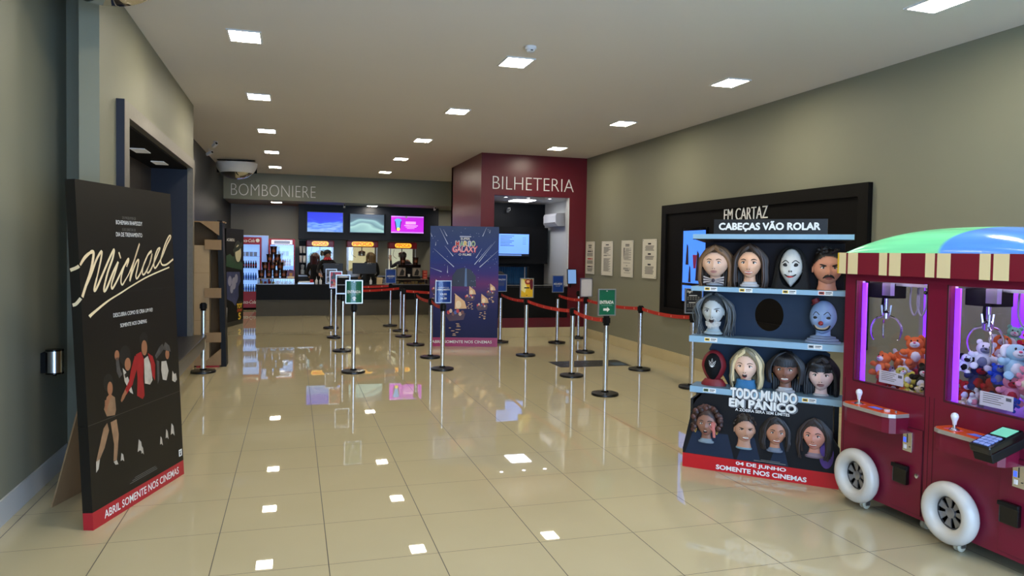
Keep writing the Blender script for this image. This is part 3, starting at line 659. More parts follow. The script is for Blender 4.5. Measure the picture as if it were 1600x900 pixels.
for (cx, cy, s, sl) in ((200, 640, 1.0, 70), (296, 520, .55, 32), (380, 580, .6, 45), (66, 470, .5, 25), (438, 486, .45, 30)):
    x = X(cx); z = Z(cy); w = .18*s
    b.flat([(x-w, z+.02*s), (x+w, z+.05*s), (x+w*.8, z-.07*s), (x-w*.6, z-.1*s)], .0008, boat)
    for k in range(7): b.disc(x-w*.7+k*w*.23, z+.06*s+.03*math.sin(k*2.1)*s, .028*s, .036*s, .0010+.0001*k, mat('print_c%d' % (k % 4), ((196, 60, 60), (222, 190, 170), (120, 70, 60), (70, 90, 160))[k % 4], .4), 12)
    b.stroke([(x-.02, z+.05*s), (x-.015, z+.38*s)], .012*s, .0009, boat)
    b.flat([(x-.02*s, z+.40*s), (x+.16*s, z+.26*s), (x+.2*s, z+.13*s), (x-.02*s, z+.12*s)], .0007, glow); b.disc(x+.05*s, z+.2*s, .05*s, .07*s, .0009, glow2)
    for k in range(9): b.disc(x+rs.uniform(-.1, .12)*s, z-.14*s-k*.026*s, rs.uniform(.02, .05)*s, .006, .0007, glow, 8)
b.rect(0, Wd, 1.455, 1.458, .0005, mat('fold_line3', (30, 34, 80), .4))
o = b.build('front_panel', t)
b = MB()
for x0, x1 in ((0, .012), (Wd-.012, Wd)):
    b.box(x0, x1, .01, .27, .16, Ht, sea); b.box(x0, x1, .01, .27, 0, .16, mag)
b.box(.012, Wd-.012, .01, .27, Ht-.012, Ht, sea); b.box(.012, Wd-.012, .258, .27, 0, Ht-.012, brown); b.build('side_frame', t)
# ------------------------------------------------------------------ cardboard standee seen from behind and the film panel against the far left wall
t = thing('film_standee', 'open brown back of a cardboard standee standing past the wall bay', 'standee', (-1.70, 11.0, 0))
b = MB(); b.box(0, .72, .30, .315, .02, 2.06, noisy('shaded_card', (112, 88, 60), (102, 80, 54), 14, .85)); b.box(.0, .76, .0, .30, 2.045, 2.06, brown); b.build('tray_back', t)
b = MB(); b.add([(.72, .0, 0), (.79, .0, 0), (.79, .315, 0), (.72, .315, 0), (.66, .0, 2.075), (.73, .0, 2.075), (.73, .315, 2.075), (.66, .315, 2.075)], [(0, 3, 2, 1), (4, 5, 6, 7), (0, 1, 5, 4), (1, 2, 6, 5), (2, 3, 7, 6), (3, 0, 4, 7)], black); b.build('edge_panel', t)
for z in (.35, .98, 1.66): b = MB(); b.box(.50, .72, -.012, -.002, z, z+.14, brown); b.box(.50, .512, -.002, .30, z, z+.14, brown); b.build('fold_flap', t)
b = MB(); b.add([(.42, -.001, 2.06), (.69, -.001, 2.06), (.69, -.001, 1.86)], [(0, 1, 2)], brown); b.build('corner_flap', t)
b = MB(); b.add([(.44, -.001, 0.02), (.72, -.001, .02), (.72, -.001, .26)], [(0, 1, 2)], brown); b.build('corner_flap', t)
b = MB(); b.box(.30, .56, .02, .29, .02, 1.72, noisy('pale_corrugated_card', (176, 150, 114), (166, 140, 104), 12, .8)); b.box(.30, .56, .018, .02, 1.33, 1.335, brown); b.box(.30, .56, .018, .02, .66, .665, brown); b.build('carton_column', t)
b = MB(); b.box(.40, .70, -.03, .28, .0, .02, mat('red_card', (150, 24, 30), .4)); b.build('foot_plate', t)
a2 = math.atan2(.925, .285)
t = thing('film_poster', 'black film poster with pale disc, green band and yellow title by the far left wall', 'poster', (-1.365, 16.365, 0), a2)
b = MB(); Wt, Htt = .968, 2.1; b.box(0, Wt, 0, .012, .10, Htt, mat('black_green_card', (16, 18, 18), .5, spec=.2)); b.box(0, Wt, 0, .012, 0, .10, mat('green_band', (28, 30, 28), .35))
gr = noisy('print_green', (52, 92, 60), (30, 60, 44), 6, .4); b.flat([(0, 1.52), (.2, 1.56), (.35, 1.50), (.55, 1.52), (.92, 1.34), (.9, 1.2), (.3, 1.26), (0, 1.30)], .0006, gr)
b.disc(.64, 1.60, .22, .25, .0007, mat('print_dark_green', (24, 44, 30), .4)); b.disc(.66, 1.57, .17, .19, .0010, mat('print_cream', (212, 206, 170), .4)); b.flat([(.36, 1.66), (.64, 1.72), (.88, 1.84), (.90, 1.74), (.7, 1.64), (.4, 1.58)], .0013, mat('print_dark_green', (24, 44, 30), .4))
b.text('ACABOU.', -.0+.02, .46, 1.83, 1.89, .0006, ink, .02)
vi = noisy('print_violet', (78, 86, 130), (44, 52, 84), 8, .4); b.flat([(.02, 1.18), (.75, 1.16), (.80, .95), (.68, .84), (.70, .62), (.5, .42), (.35, .52), (.05, .6)], .0006, vi)
for x, z, s in ((.2, .98, .1), (.42, .92, .12), (.55, 1.02, .09), (.3, .8, .08)): b.disc(x, z, s, s*1.1, .0009, mat('print_pale_grey', (150, 152, 176), .4))
yl = mat('print_yellow', (232, 196, 64), .4); b.text('TOY', .60, .90, .36, .46, .0006, yl, .05); b.text('STORY', .62, .90, .28, .335, .0006, mat('print_orange', (200, 84, 36), .4), .05); b.text('5', .69, .82, .11, .25, .0006, yl, .05); b.text('DISNEY PIXAR', .66, .88, .485, .505, .0006, grayink)
b.build('front_panel', t)
b = MB(); b.box(0, .012, .012, .1, 0, Htt, black); b.box(Wt-.012, Wt, .012, .1, 0, Htt, black); b.box(.012, Wt-.012, .012, .1, Htt-.012, Htt, black); b.build('edge_frame', t)
b = MB(); b.box(.02, .05, -.004, -.0005, .12, .42, ink); b.box(.02, .05, -.005, -.0005, .10, .14, redink); b.build('hanging_tag', t)
# ------------------------------------------------------------------ shelf standee with busts
DA = math.atan2(-.698335, .715771)
D = thing('shelf_standee', 'film standee built as blue shelves of heads with a red foot band', 'standee', (3.002, 5.129, 0), DA)
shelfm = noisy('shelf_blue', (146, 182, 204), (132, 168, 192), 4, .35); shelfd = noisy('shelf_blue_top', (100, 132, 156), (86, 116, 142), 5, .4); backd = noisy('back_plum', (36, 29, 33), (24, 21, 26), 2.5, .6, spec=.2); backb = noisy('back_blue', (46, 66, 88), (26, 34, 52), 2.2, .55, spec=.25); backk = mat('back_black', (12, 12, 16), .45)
redfoot = noisy('foot_red', (196, 22, 34), (186, 18, 30), 2, .3)
b = MB()
prof = [(.0, .112), (1.147, .112), (1.147, .30), (1.10, .37), (1.095, .61), (.158, .61), (.10, .55), (.075, .50), (.082, .46), (.055, .44), (.05, .39), (.015, .22), (0, .15)]
b.prism(prof, 0, .018, noisy('print_dusk_blue', (22, 24, 32), (10, 10, 13), 2.2, .45, spec=.25), 'y', backk); b.box(0, 1.147, 0, .018, 0, .112, redfoot)
b.text('04 DE JUNHO', .417, .783, .066, .100, .0008, ink, .035, .0); b.text('SOMENTE NOS CINEMAS', .267, .928, .018, .053, .0008, ink, .035)
for x0, x1 in ((.02, .40), (.42, .60), (.66, .80)): b.flat([(x0, .115), (x1, .115), (x1-.05, .30), (x0+.06, .30)], .0005, mat('print_steel_blue', (30, 42, 62), .5, spec=.25))
b.rect(.55, .78, .125, .131, .0009, grayink); b.rect(.60, .74, .137, .141, .0009, grayink)
b.disc(1.06, .24, .05, .10, .0007, mat('print_violet_blob', (84, 52, 140), .4))
b.build('base_panel', D)
b = MB(); b.box(.02, 1.13, .02, .30, .0, .018, brown); b.box(.03, 1.12, .29, .31, .018, .62, backk); b.box(.05, .07, .02, .29, .018, .55, backk); b.box(1.07, 1.09, .02, .29, .018, .55, backk); b.build('base_box', D)
def shelf(z, x0, x1, h=.042):
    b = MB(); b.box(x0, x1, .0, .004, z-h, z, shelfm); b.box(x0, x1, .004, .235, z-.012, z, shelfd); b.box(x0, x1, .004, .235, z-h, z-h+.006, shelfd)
    return b.build('shelf', D)
shelf(.655, .045, 1.165, .048); shelf(1.055, .03, 1.172, .048); shelf(1.450, .036, 1.178, .036)
b = MB(); b.box(.04, 1.2, 0, .004, 1.826, 1.863, shelfm); b.box(.04, 1.2, .004, .012, 1.82, 1.863, backd)
b.add([(.04, .004, 1.826), (1.2, .004, 1.826), (1.12, .23, 1.80), (.08, .23, 1.80), (.04, .004, 1.836), (1.2, .004, 1.836), (1.12, .23, 1.81), (.08, .23, 1.81)], [(0, 3, 2, 1), (4, 5, 6, 7), (0, 1, 5, 4), (1, 2, 6, 5), (2, 3, 7, 6), (3, 0, 4, 7)], backd)
b.build('canopy_shelf', D)
b = MB(); b.box(.20, 1.02, .012, .03, 1.863, 1.978, mat('header_black', (22, 22, 25), .35)); b.text('CABEÇAS VÃO ROLAR', .24, .97, 1.885, 1.962, -.0115, ink, .045); b.build('header_board', D)
n = 32
hole = [(.60+.108*math.cos(2*PI*i/n+PI/4), 1.235+.13*math.sin(2*PI*i/n+PI/4)) for i in range(n)]
def sq(x0, x1, z0, z1):
    out = []
    for i in range(n):
        a = 2*PI*i/n+PI/4; c, s_ = math.cos(a), math.sin(a); k = 1/max(abs(c), abs(s_)); out.append(((x0+x1)/2+c*k*(x1-x0)/2, (z0+z1)/2+s_*k*(z1-z0)/2))
    return out
b = MB(); b.box(.09, 1.13, .225, .237, 1.45, 1.81, backd); b.prism(sq(.42, .78, 1.055, 1.415), .225, .237, backb, 'y', backb, hole); b.box(.08, .42, .225, .237, 1.055, 1.415, backb); b.box(.78, 1.0, .225, .237, 1.055, 1.415, backb); b.box(1.0, 1.14, .225, .237, 1.055, 1.415, backk)
b.prism([(.30, .655), (1.06, .655), (1.05, .96), (.98, 1.0), (.28, 1.0), (.17, .99), (.14, .93)], .225, .237, backb, 'y', backk)
b.build('back_panel', D)
b = MB()
for x in (.2, 1.0): b.box(x-.02, x+.02, .237, .30, .3, 1.8, brown)
b.build('rear_brace', D)
b = MB()
b.text('TODO MUNDO', .364, .845, .598, .672, .004, ink, .04, .06); b.text('EM PÂNICO', .357, .842, .528, .606, .008, ink, .04, .06); b.text('A ZOEIRA SERÁ SEM LIMITES', .402, .798, .496, .523, .004, ink, .02, .02)
b.text('TODO MUNDO', .372, .853, .592, .666, .001, mat('title_shadow', (120, 122, 126), .5), .075); b.text('EM PÂNICO', .365, .850, .521, .599, .001, mat('title_shadow', (120, 122, 126), .5), .075)
o = b.build('title_letters', D)
def tagplate(x, z, c=(226, 190, 60)):
    b = MB(); b.box(x-.05, x+.05, -.0005, .0, z-.016, z+.016, ink); b.rect(x-.05, x+.05, z-.016, z+.016, .0006, ink); b.rect(x-.046, x-.008, z-.011, z+.011, .0009, mat('tag_%d' % c[0], c, .4)); b.rect(x-.04, x-.014, z-.005, z+.006, .0012, darkink); b.rect(x+.0, x+.042, z+.002, z+.008, .0009, darkink); b.rect(x+.0, x+.034, z-.008, z-.003, .0009, grayink); b.build('price_tag', D)
for x, z in ((.19, 1.433), (.455, 1.432), (.77, 1.432), (.20, 1.033)): tagplate(x, z)
tagplate(1.02, 1.432, (190, 70, 40)); tagplate(.96, 1.033, (150, 156, 160)); tagplate(.2, .632, (90, 120, 70)); tagplate(.93, .632)
def bust(label, u, z, h, F, skinc, st=None, hc=(40, 28, 22), ysq=.62, y0=.13, turn=0, tilt=0, seed=1, neck=True, ped=(196, 198, 204), extra=None, face=None, ears=True, hk={}, nr=.17):
    """a moulded head on the shelf; sub-parts: hair, neck ring and extras"""
    rnd = random.Random(seed); M = Matrix.Translation((u, y0, z)) @ Matrix.Diagonal((1, ysq, 1, 1)) @ Matrix.Rotation(turn, 4, 'Z') @ Matrix.Rotation(tilt, 4, 'Y') @ Matrix.Scale(h*1.1, 4)
    skinc = tuple(min(255, int(v*1.13+4)) for v in skinc)
    sk = noisy('bust_skin_%d_%d_%d' % skinc, skinc, tuple(int(c*.93) for c in skinc), 9, .42)
    b = MB(); b.M = M; head_skin(b, F, sk, neck=.2 if neck else 0, nr=nr, ears=ears); head_face(b, F, skin=sk, **(face or {})); p = b.build('head', D); p['label'] = label
    if st: b = MB(); b.M = M; hair(b, F, st, hc, rnd, **hk); b.build('hair', p)
    if ped: b = MB(); b.M = M; b.lathe([(.26, -.78), (.30, -.76), (.30, -.71), (.24, -.68), (.22, -.62), (.18, -.6)], noisy('neck_ring_%d' % ped[0], ped, tuple(int(c*.9) for c in ped), 5, .4), 24, c=(0, .08, 0)); b.build('neck_ring', p)
    for ex in (extra if isinstance(extra, tuple) else (extra,) if extra else ()): b = MB(); b.M = M; ex(b, F); b.build(ex.__name__, p)
    return p
def bow_tie(b, F):
    st1 = mat('bow_dark', (52, 40, 50), .6); st2 = mat('bow_pale', (186, 176, 170), .6)
    for sx in (-1, 1):
        for k in range(6):
            z0 = -.18+.06*k; b.add([(0, -.42, -.60+z0*.15), (0, -.42, -.60+(z0+.06)*.15), (sx*.34, -.36, -.60+(z0+.06)*.8), (sx*.34, -.36, -.60+z0*.8), (0, -.34, -.60+z0*.15), (0, -.34, -.60+(z0+.06)*.15), (sx*.34, -.30, -.60+(z0+.06)*.8), (sx*.34, -.30, -.60+z0*.8)], [(0, 1, 2, 3), (7, 6, 5, 4), (3, 2, 6, 7), (0, 4, 5, 1), (1, 5, 6, 2), (0, 3, 7, 4)], (st1, st2)[k % 2])
    b.ell((0, -.43, -.6), .05, .05, .07, st1)
def earrings(b, F):
    g = mat('gold_metal', (214, 170, 80), .25, 1)
    for sx in (-1, 1): b.tube([(sx*(F.wide+.04)+.05*math.sin(a)*.6, -.05, -.30+.11*math.cos(a)) for a in [2*PI*i/20 for i in range(21)]], .009, g, 6)
def turtle_neck(b, F):
    w = noisy('blue_wool', (66, 130, 176), (50, 108, 154), 60, .85, stretch=(6, 6, .6))
    b.lathe([(.36, -.76), (.33, -.66), (.30, -.55), (.31, -.49), (.27, -.47), (.24, -.5)], w, 28, c=(0, .06, 0))
R1 = 1.618
bust('round-faced doll head with long straight brown hair and striped bow tie', .193, 1.64, .215, Face(jaw=.22, wide=.44, nose=.07, chin=.0, cheek=.03), (198, 160, 134), 'long', (112, 82, 54), seed=2, hk=dict(L=.72, vol=.3), extra=bow_tie, face=dict(iris=(120, 130, 150), lip=(176, 112, 104), brow=(86, 62, 44), wide_eye=1.25, makeup=mat('doll_shadow', (108, 74, 62), .5)))
bust('smiling woman head with long brown hair and hoop earrings', .459, 1.645, .225, Face(), (206, 158, 126), 'long', (58, 40, 30), seed=3, hk=dict(L=.68, vol=.8), extra=earrings, face=dict(mouth='smile', lip=(176, 82, 76)))
def pale_mask(label, u, z, h):
    b = MB(); M = Matrix.Translation((u, .13, z)) @ Matrix.Diagonal((1, .62, 1, 1)) @ Matrix.Scale(h, 4); b.M = M
    mk = noisy('mask_white', (214, 212, 204), (196, 194, 188), 5, .4); dk = mat('mask_hole', (14, 14, 15), .6); rd = mat('mask_red', (186, 30, 34), .35)
    F = Face(jaw=.5, wide=.36, nose=.05, chin=.02, cheek=.05)
    b.ell((0, 0, -.06), 1, 1, 1, mk, 40, 30, lambda p: (p[0]*F.ax(p[2]*.62)*1.0, p[1]*.42-(F.push(p[0]*.36, p[2]*.5) if p[1] < 0 else 0), p[2]*.62))
    for sx in (-1, 1):
        b.ell((sx*.15, -.36, .04), .085, .05, .06, dk, 16, 10); b.tube(spline([(sx*.26, -.28, .1), (sx*.15, -.38, .18), (sx*.05, -.42, .1)], 4), .014, dk, 6)
        b.ell((sx*.035, -.47, -.17), .02, .02, .03, dk, 10, 6)
    b.tube(spline([(-.18, -.36, -.26), (-.08, -.42, -.33), (.08, -.42, -.33), (.18, -.36, -.26)], 5), [.008]+[.024]*14+[.008], dk, 6); b.ell((0, -.425, -.345), .10, .03, .028, rd, 16, 8)
    p = b.build('head', D); p['label'] = label
    b = MB(); b.M = M; hd = noisy('black_hood_cloth', (20, 20, 21), (13, 13, 14), 20, .85)
    vs = []; fs = []; K = 90; R = 66
    for j in range(R):
        f = j/(R-1)
        for i in range(K):
            a = 2*PI*i/K; w = .44+.16*f**1.6+.02*math.sin(i*.7)*f; zz = .64-1.38*f; top = math.sqrt(max(0.02, 1-(1-min(1, f*2.6))**2))
            vs.append((math.cos(a)*w*top, math.sin(a)*.5*top+.06, zz))
    for j in range(R-1):
        for i in range(K):
            q = (j*K+i, j*K+(i+1) % K, (j+1)*K+(i+1) % K, (j+1)*K+i); cx = sum(vs[k][0] for k in q)/4; cy = sum(vs[k][1] for k in q)/4; cz = sum(vs[k][2] for k in q)/4
            if cy < -.08 and (cx/.37)**2+((cz+.06)/.64)**2 < 1: continue
            fs.append(q)
    b.add(vs, fs, hd, True); b.build('hood', p)
pale_mask('pale mask head with red mouth in a black hood', .765, 1.625, .235)
def moustache(b, F):
    m = mat('moustache_hair', (30, 22, 18), .7)
    for sx in (-1, 1): b.tube(spline([(0, F.surf(0, -.235)-.01, -.235), (sx*.08, F.surf(.08, -.25)-.012, -.25), (sx*.155, F.surf(.15, -.30)-.004, -.315)], 4), [.03, .034, .036, .036, .034, .03, .024, .018, .01], m, 8)
bust('scowling man head with dark hair and thick moustache', 1.02, 1.62, .235, Face(jaw=.24, wide=.40, nose=.12, cheek=.035), (188, 126, 98), 'short', (32, 24, 20), seed=5, turn=.15, extra=moustache, face=dict(mouth='closed', frown=1.0, browt=.026, brow=(28, 20, 16)), nr=.23)
def beard(b, F):
    m = noisy('grey_beard', (224, 222, 216), (160, 158, 152), 30, .8)
    rr = random.Random(4)
    for k in range(60):
        a = rr.uniform(-1, 1); x = a*.22; z = -.36-.1*(1-a*a)*rr.random(); b.tube([(x, F.surf(x*.9, max(-.44, z))-.01, z), (x*1.02, F.surf(x*.8, -.42)-.05, z-.06), (x*1.0, F.surf(x*.7, -.42)-.04, z-.13)], [.03, .024, .006], m, 5)
    for sx in (-1, 1): b.tube(spline([(0, F.surf(0, -.24)-.01, -.235), (sx*.08, F.surf(.08, -.26)-.01, -.25), (sx*.15, F.surf(.15, -.34), -.36)], 4), .022, m, 6)
bust('grey bearded old man head with wild shoulder-length hair', .187, 1.255, .225, Face(jaw=.34, wide=.34, nose=.12, gaunt=.03), (168, 172, 170), 'wild', (92, 96, 98), seed=6, hk=dict(L=.62, vol=1.0), extra=beard, ped=(168, 186, 192), face=dict(mouth='open', frown=.7, brow=(84, 84, 84), lip=(110, 96, 94)))
# pale blue clown bust with tiny red hat
# clown
b = MB(); Mc = Matrix.Translation((1.0, .13, 1.245)) @ Matrix.Diagonal((1, .62, 1, 1)) @ Matrix.Rotation(-.06, 4, 'Z') @ Matrix.Scale(.255, 4); b.M = Mc
cb = noisy('clown_blue', (150, 176, 214), (120, 146, 190), 6, .45); dk = mat('clown_dark', (16, 14, 18), .5)
Fc = Face(jaw=.3, wide=.37, nose=.13, chin=.06); head_skin(b, Fc, cb, neck=.2, nr=.2, ears=False)
for sx in (-1, 1):
    b.ell((sx*.15, Fc.surf(.15, .0)+.02, .0), .088, .045, .058, dk, 14, 10); b.tube(spline([(sx*.24, Fc.surf(.24, .08), .06), (sx*.16, Fc.surf(.16, .16)-.006, .17), (sx*.06, Fc.surf(.06, .09)-.006, .09)], 5), .012, dk, 6)
mp_ = spline([(-.23, Fc.surf(.22, -.22)+.015, -.215), (-.12, Fc.surf(.12, -.3)+.012, -.315), (.12, Fc.surf(.12, -.3)+.012, -.315), (.23, Fc.surf(.22, -.22)+.015, -.215)], 6)
b.tube(mp_, [.012+.05*math.sin(PI*k/(len(mp_)-1)) for k in range(len(mp_))], dk, 10); b.tube([(p[0]*.86, p[1]-.035, p[2]+.008) for p in mp_], [.006+.026*math.sin(PI*k/(len(mp_)-1)) for k in range(len(mp_))], mat('teeth_old', (190, 172, 140), .4), 10)
b.ell((0, Fc.surf(0, -.15)-.01, -.15), .07, .06, .065, mat('clown_red', (150, 34, 36), .35), 16, 12)
p = b.build('head', D); p['label'] = 'pale blue bald clown head with dark grin'
b = MB(); b.M = Mc @ Matrix.Translation((-.19, .0, .405)) @ Matrix.Rotation(-.42, 4, 'Y'); b.lathe([(.16, 0), (.16, .02), (.11, .03), (.10, .14), (.001, .16)], mat('hat_red', (120, 20, 30), .5), 20); b.build('little_hat', p)
b = MB(); b.M = Mc
for k, (r, z, h) in enumerate(((.50, -.78, .10), (.44, -.70, .09), (.36, -.62, .07))): b.lathe([(r*.8, z), (r, z+h*.3), (r*.97, z+h*.8), (r*.7, z+h*1.1)], noisy('ruff_blue', (140, 158, 186), (90, 108, 140), 12, .7), 32, c=(0, .05, 0))
b.build('ruff_collar', p)
# plain hooded head with a leaf emblem
b = MB(); Mh = Matrix.Translation((.203, .13, .81)) @ Matrix.Diagonal((1, .6, 1, 1)) @ Matrix.Scale(.23, 4); b.M = Mh
b.ell((0, 0, 0), 1, 1, 1, mat('hood_red', (122, 24, 34), .5), 36, 26, lambda p: (p[0]*.42*(1-.2*max(0, -p[2])), p[1]*.5, p[2]*.56)); b.lathe([(.42, -.70), (.42, -.60), (.30, -.45)], mat('hood_red', (122, 24, 34), .5), 28)
p = b.build('head', D); p['label'] = 'black faced hood head with red rim and leaf emblem'
b = MB(); b.M = Mh; b.ell((0, -.06, 0), 1, 1, 1, blackm, 32, 22, lambda p: (p[0]*.37*(1-.28*max(0, -p[2])), p[1]*.49, p[2]*.52)); b.build('face_cover', p)
b = MB(); b.M = Mh
for k in range(7):
    a = math.radians(-84+28*k); ln = .30-.055*abs(k-3); q = [(.0, -.565+.0, .0), (math.sin(a)*ln*.5+math.cos(a)*.035, -.57+.06*abs(math.sin(a)), .0+math.cos(a)*ln*.5), (math.sin(a)*ln, -.545+.12*abs(math.sin(a)), math.cos(a)*ln), (math.sin(a)*ln*.5-math.cos(a)*.035, -.57+.06*abs(math.sin(a)), math.cos(a)*ln*.5), (0, -.565, 0)]
    b.tube(q, .007, ink, 5)
b.build('leaf_emblem', p)
bust('blonde woman head with blue turtleneck', .451, .835, .215, Face(), (222, 182, 156), 'blond', (206, 184, 140), seed=7, hk=dict(L=.55, vol=.75), extra=turtle_neck, ped=None, face=dict(mouth='open', brow=(130, 96, 70), lip=(186, 96, 90)))
bust('grinning dark haired bob head with bangs and hoop earrings', .745, .835, .215, Face(wide=.38), (126, 84, 66), 'bob', (26, 22, 24), seed=8, hk=dict(L=.75, vol=1.2), extra=earrings, face=dict(mouth='grimace', lip=(132, 66, 62), wide_eye=1.15))
o = bust('pale head with straight black hair and blunt bangs', .999, .815, .22, Face(jaw=.36), (206, 176, 168), 'long', (20, 20, 27), seed=9, hk=dict(L=.62, vol=.45, part=0), face=dict(mouth='closed', lip=(150, 92, 92), frown=.5))
b = MB(); b.M = Matrix.Translation((.999, .13, .815)) @ Matrix.Diagonal((1, .62, 1, 1)) @ Matrix.Scale(.22, 4); Fb = Face(jaw=.36); rb = random.Random(2); hm = mat('fringe_black', (18, 18, 24), .4)
for k in range(17):
    u = k/16*2-1; x = u*Fb.wide*.98; lock(b, [(x*.4, -.05, .55), (x*.75, -.42, .36), (x, Fb.surf(x*.85, .16)-.03, .22), (x*1.02, Fb.surf(x*.85, .1)-.02, .10)], .05, .03, hm)
b.build('fringe', o)
def raised_hand(b, F):
    m = noisy('hand_skin', (206, 120, 112), (190, 104, 98), 9, .45)
    b.ell((.30, -.42, -.16), .07, .05, .11, m, 14, 10); b.tube([(.34, -.34, -.5), (.32, -.40, -.2)], [.05, .055], m, 10)
    for k, ln in enumerate((.15, .19, .18, .13)): x = .245+.036*k; b.tube(spline([(x, -.43, -.08), (x-.005+.006*k, -.45, .0), (x-.01+.012*k, -.43, -.07+ln)], 3), [.021, .021, .02, .02, .019, .018, .012], m, 8)
    b.tube(spline([(.24, -.42, -.2), (.19, -.45, -.15), (.17, -.45, -.08)], 3), [.024, .023, .022, .02, .019, .017, .011], m, 8)
kw = dict(ysq=.42, y0=-.012)
bust('shocked woman head with big curly auburn hair', .185, .375, .185, Face(), (128, 88, 70), 'curly', (74, 44, 38), seed=10, hk=dict(vol=1.0), extra=(raised_hand, earrings), ped=(128, 146, 158), face=dict(mouth='open', wide_eye=1.3), **kw)
bust('wincing young man head with short brown hair', .477, .365, .185, Face(jaw=.26, wide=.38), (168, 124, 100), 'short', (44, 32, 26), seed=11, turn=.2, ped=(120, 150, 166), face=dict(mouth='grimace', frown=1, wide_eye=.6, browt=.022), nr=.22, **kw)
bust('uneasy woman head with dark wavy hair', .702, .37, .18, Face(), (162, 112, 86), 'wavy', (30, 22, 22), seed=12, turn=.2, hk=dict(L=.5, vol=.7), ped=(110, 122, 140), face=dict(mouth='smile'), **kw)
bust('laughing woman head with long dark wavy hair', .976, .38, .195, Face(), (188, 128, 108), 'wavy', (40, 28, 26), seed=13, turn=-.1, hk=dict(L=.62, vol=.9), ped=(130, 112, 128), face=dict(mouth='smile', lip=(170, 80, 76)), **kw)
# ------------------------------------------------------------------ claw machine cart with two bays (local x runs along its front, y into its depth)
CM = thing('claw_machine', 'wine red claw machine cart with striped awning and white wheels by the right wall', 'claw machine', (3.70, 4.18, 0), -PI/2)
cr = noisy('claw_red_paint', (116, 18, 48), (108, 15, 43), 3, .32, spec=.45); crd = mat('claw_seam', (52, 6, 18), .6); creamp = mat('awning_cream', (226, 210, 164), .45); winep = mat('awning_wine', (118, 15, 40), .4); yel = mat('awning_yellow', (228, 190, 40), .4)
wtube = noisy('white_tyre', (206, 202, 194), (196, 192, 184), 4, .25); ledp = mat('purple_led', (190, 90, 255), .4, emit=1.5, ec=(128, 44, 255)); ledw = mat('white_led', (255, 255, 255), .4, emit=26, ec=(236, 228, 255)); litp = mat('white_panel_led_tint', (206, 176, 232), .4)  # white posts and panels: purple LED light is put into their lilac colour
pane = glass('clear_pane', (250, 250, 255), 1.0)
BW, DP, Z0, ZF, ZT = .73, .75, .09, .80, 1.585
b = MB()
b.box(0, 2*BW, 0, .02, Z0, ZF+.06, cr); b.box(0, .02, .02, DP, Z0, ZF, cr); b.box(2*BW-.02, 2*BW, .02, DP, Z0, ZF, cr); b.box(.02, 2*BW-.02, DP-.02, DP, Z0, ZF, cr); b.box(.02, 2*BW-.02, .02, DP-.02, Z0, Z0+.02, crd); b.box(.02, 2*BW-.02, .02, DP-.02, ZF-.02, ZF, litp)
for x in (.022, BW-.034, BW-.004, BW+.03, 2*BW-.026): b.box(x, x+.003, -.0012, 0, Z0, ZF+.06, crd)
b.build('cabinet', CM)
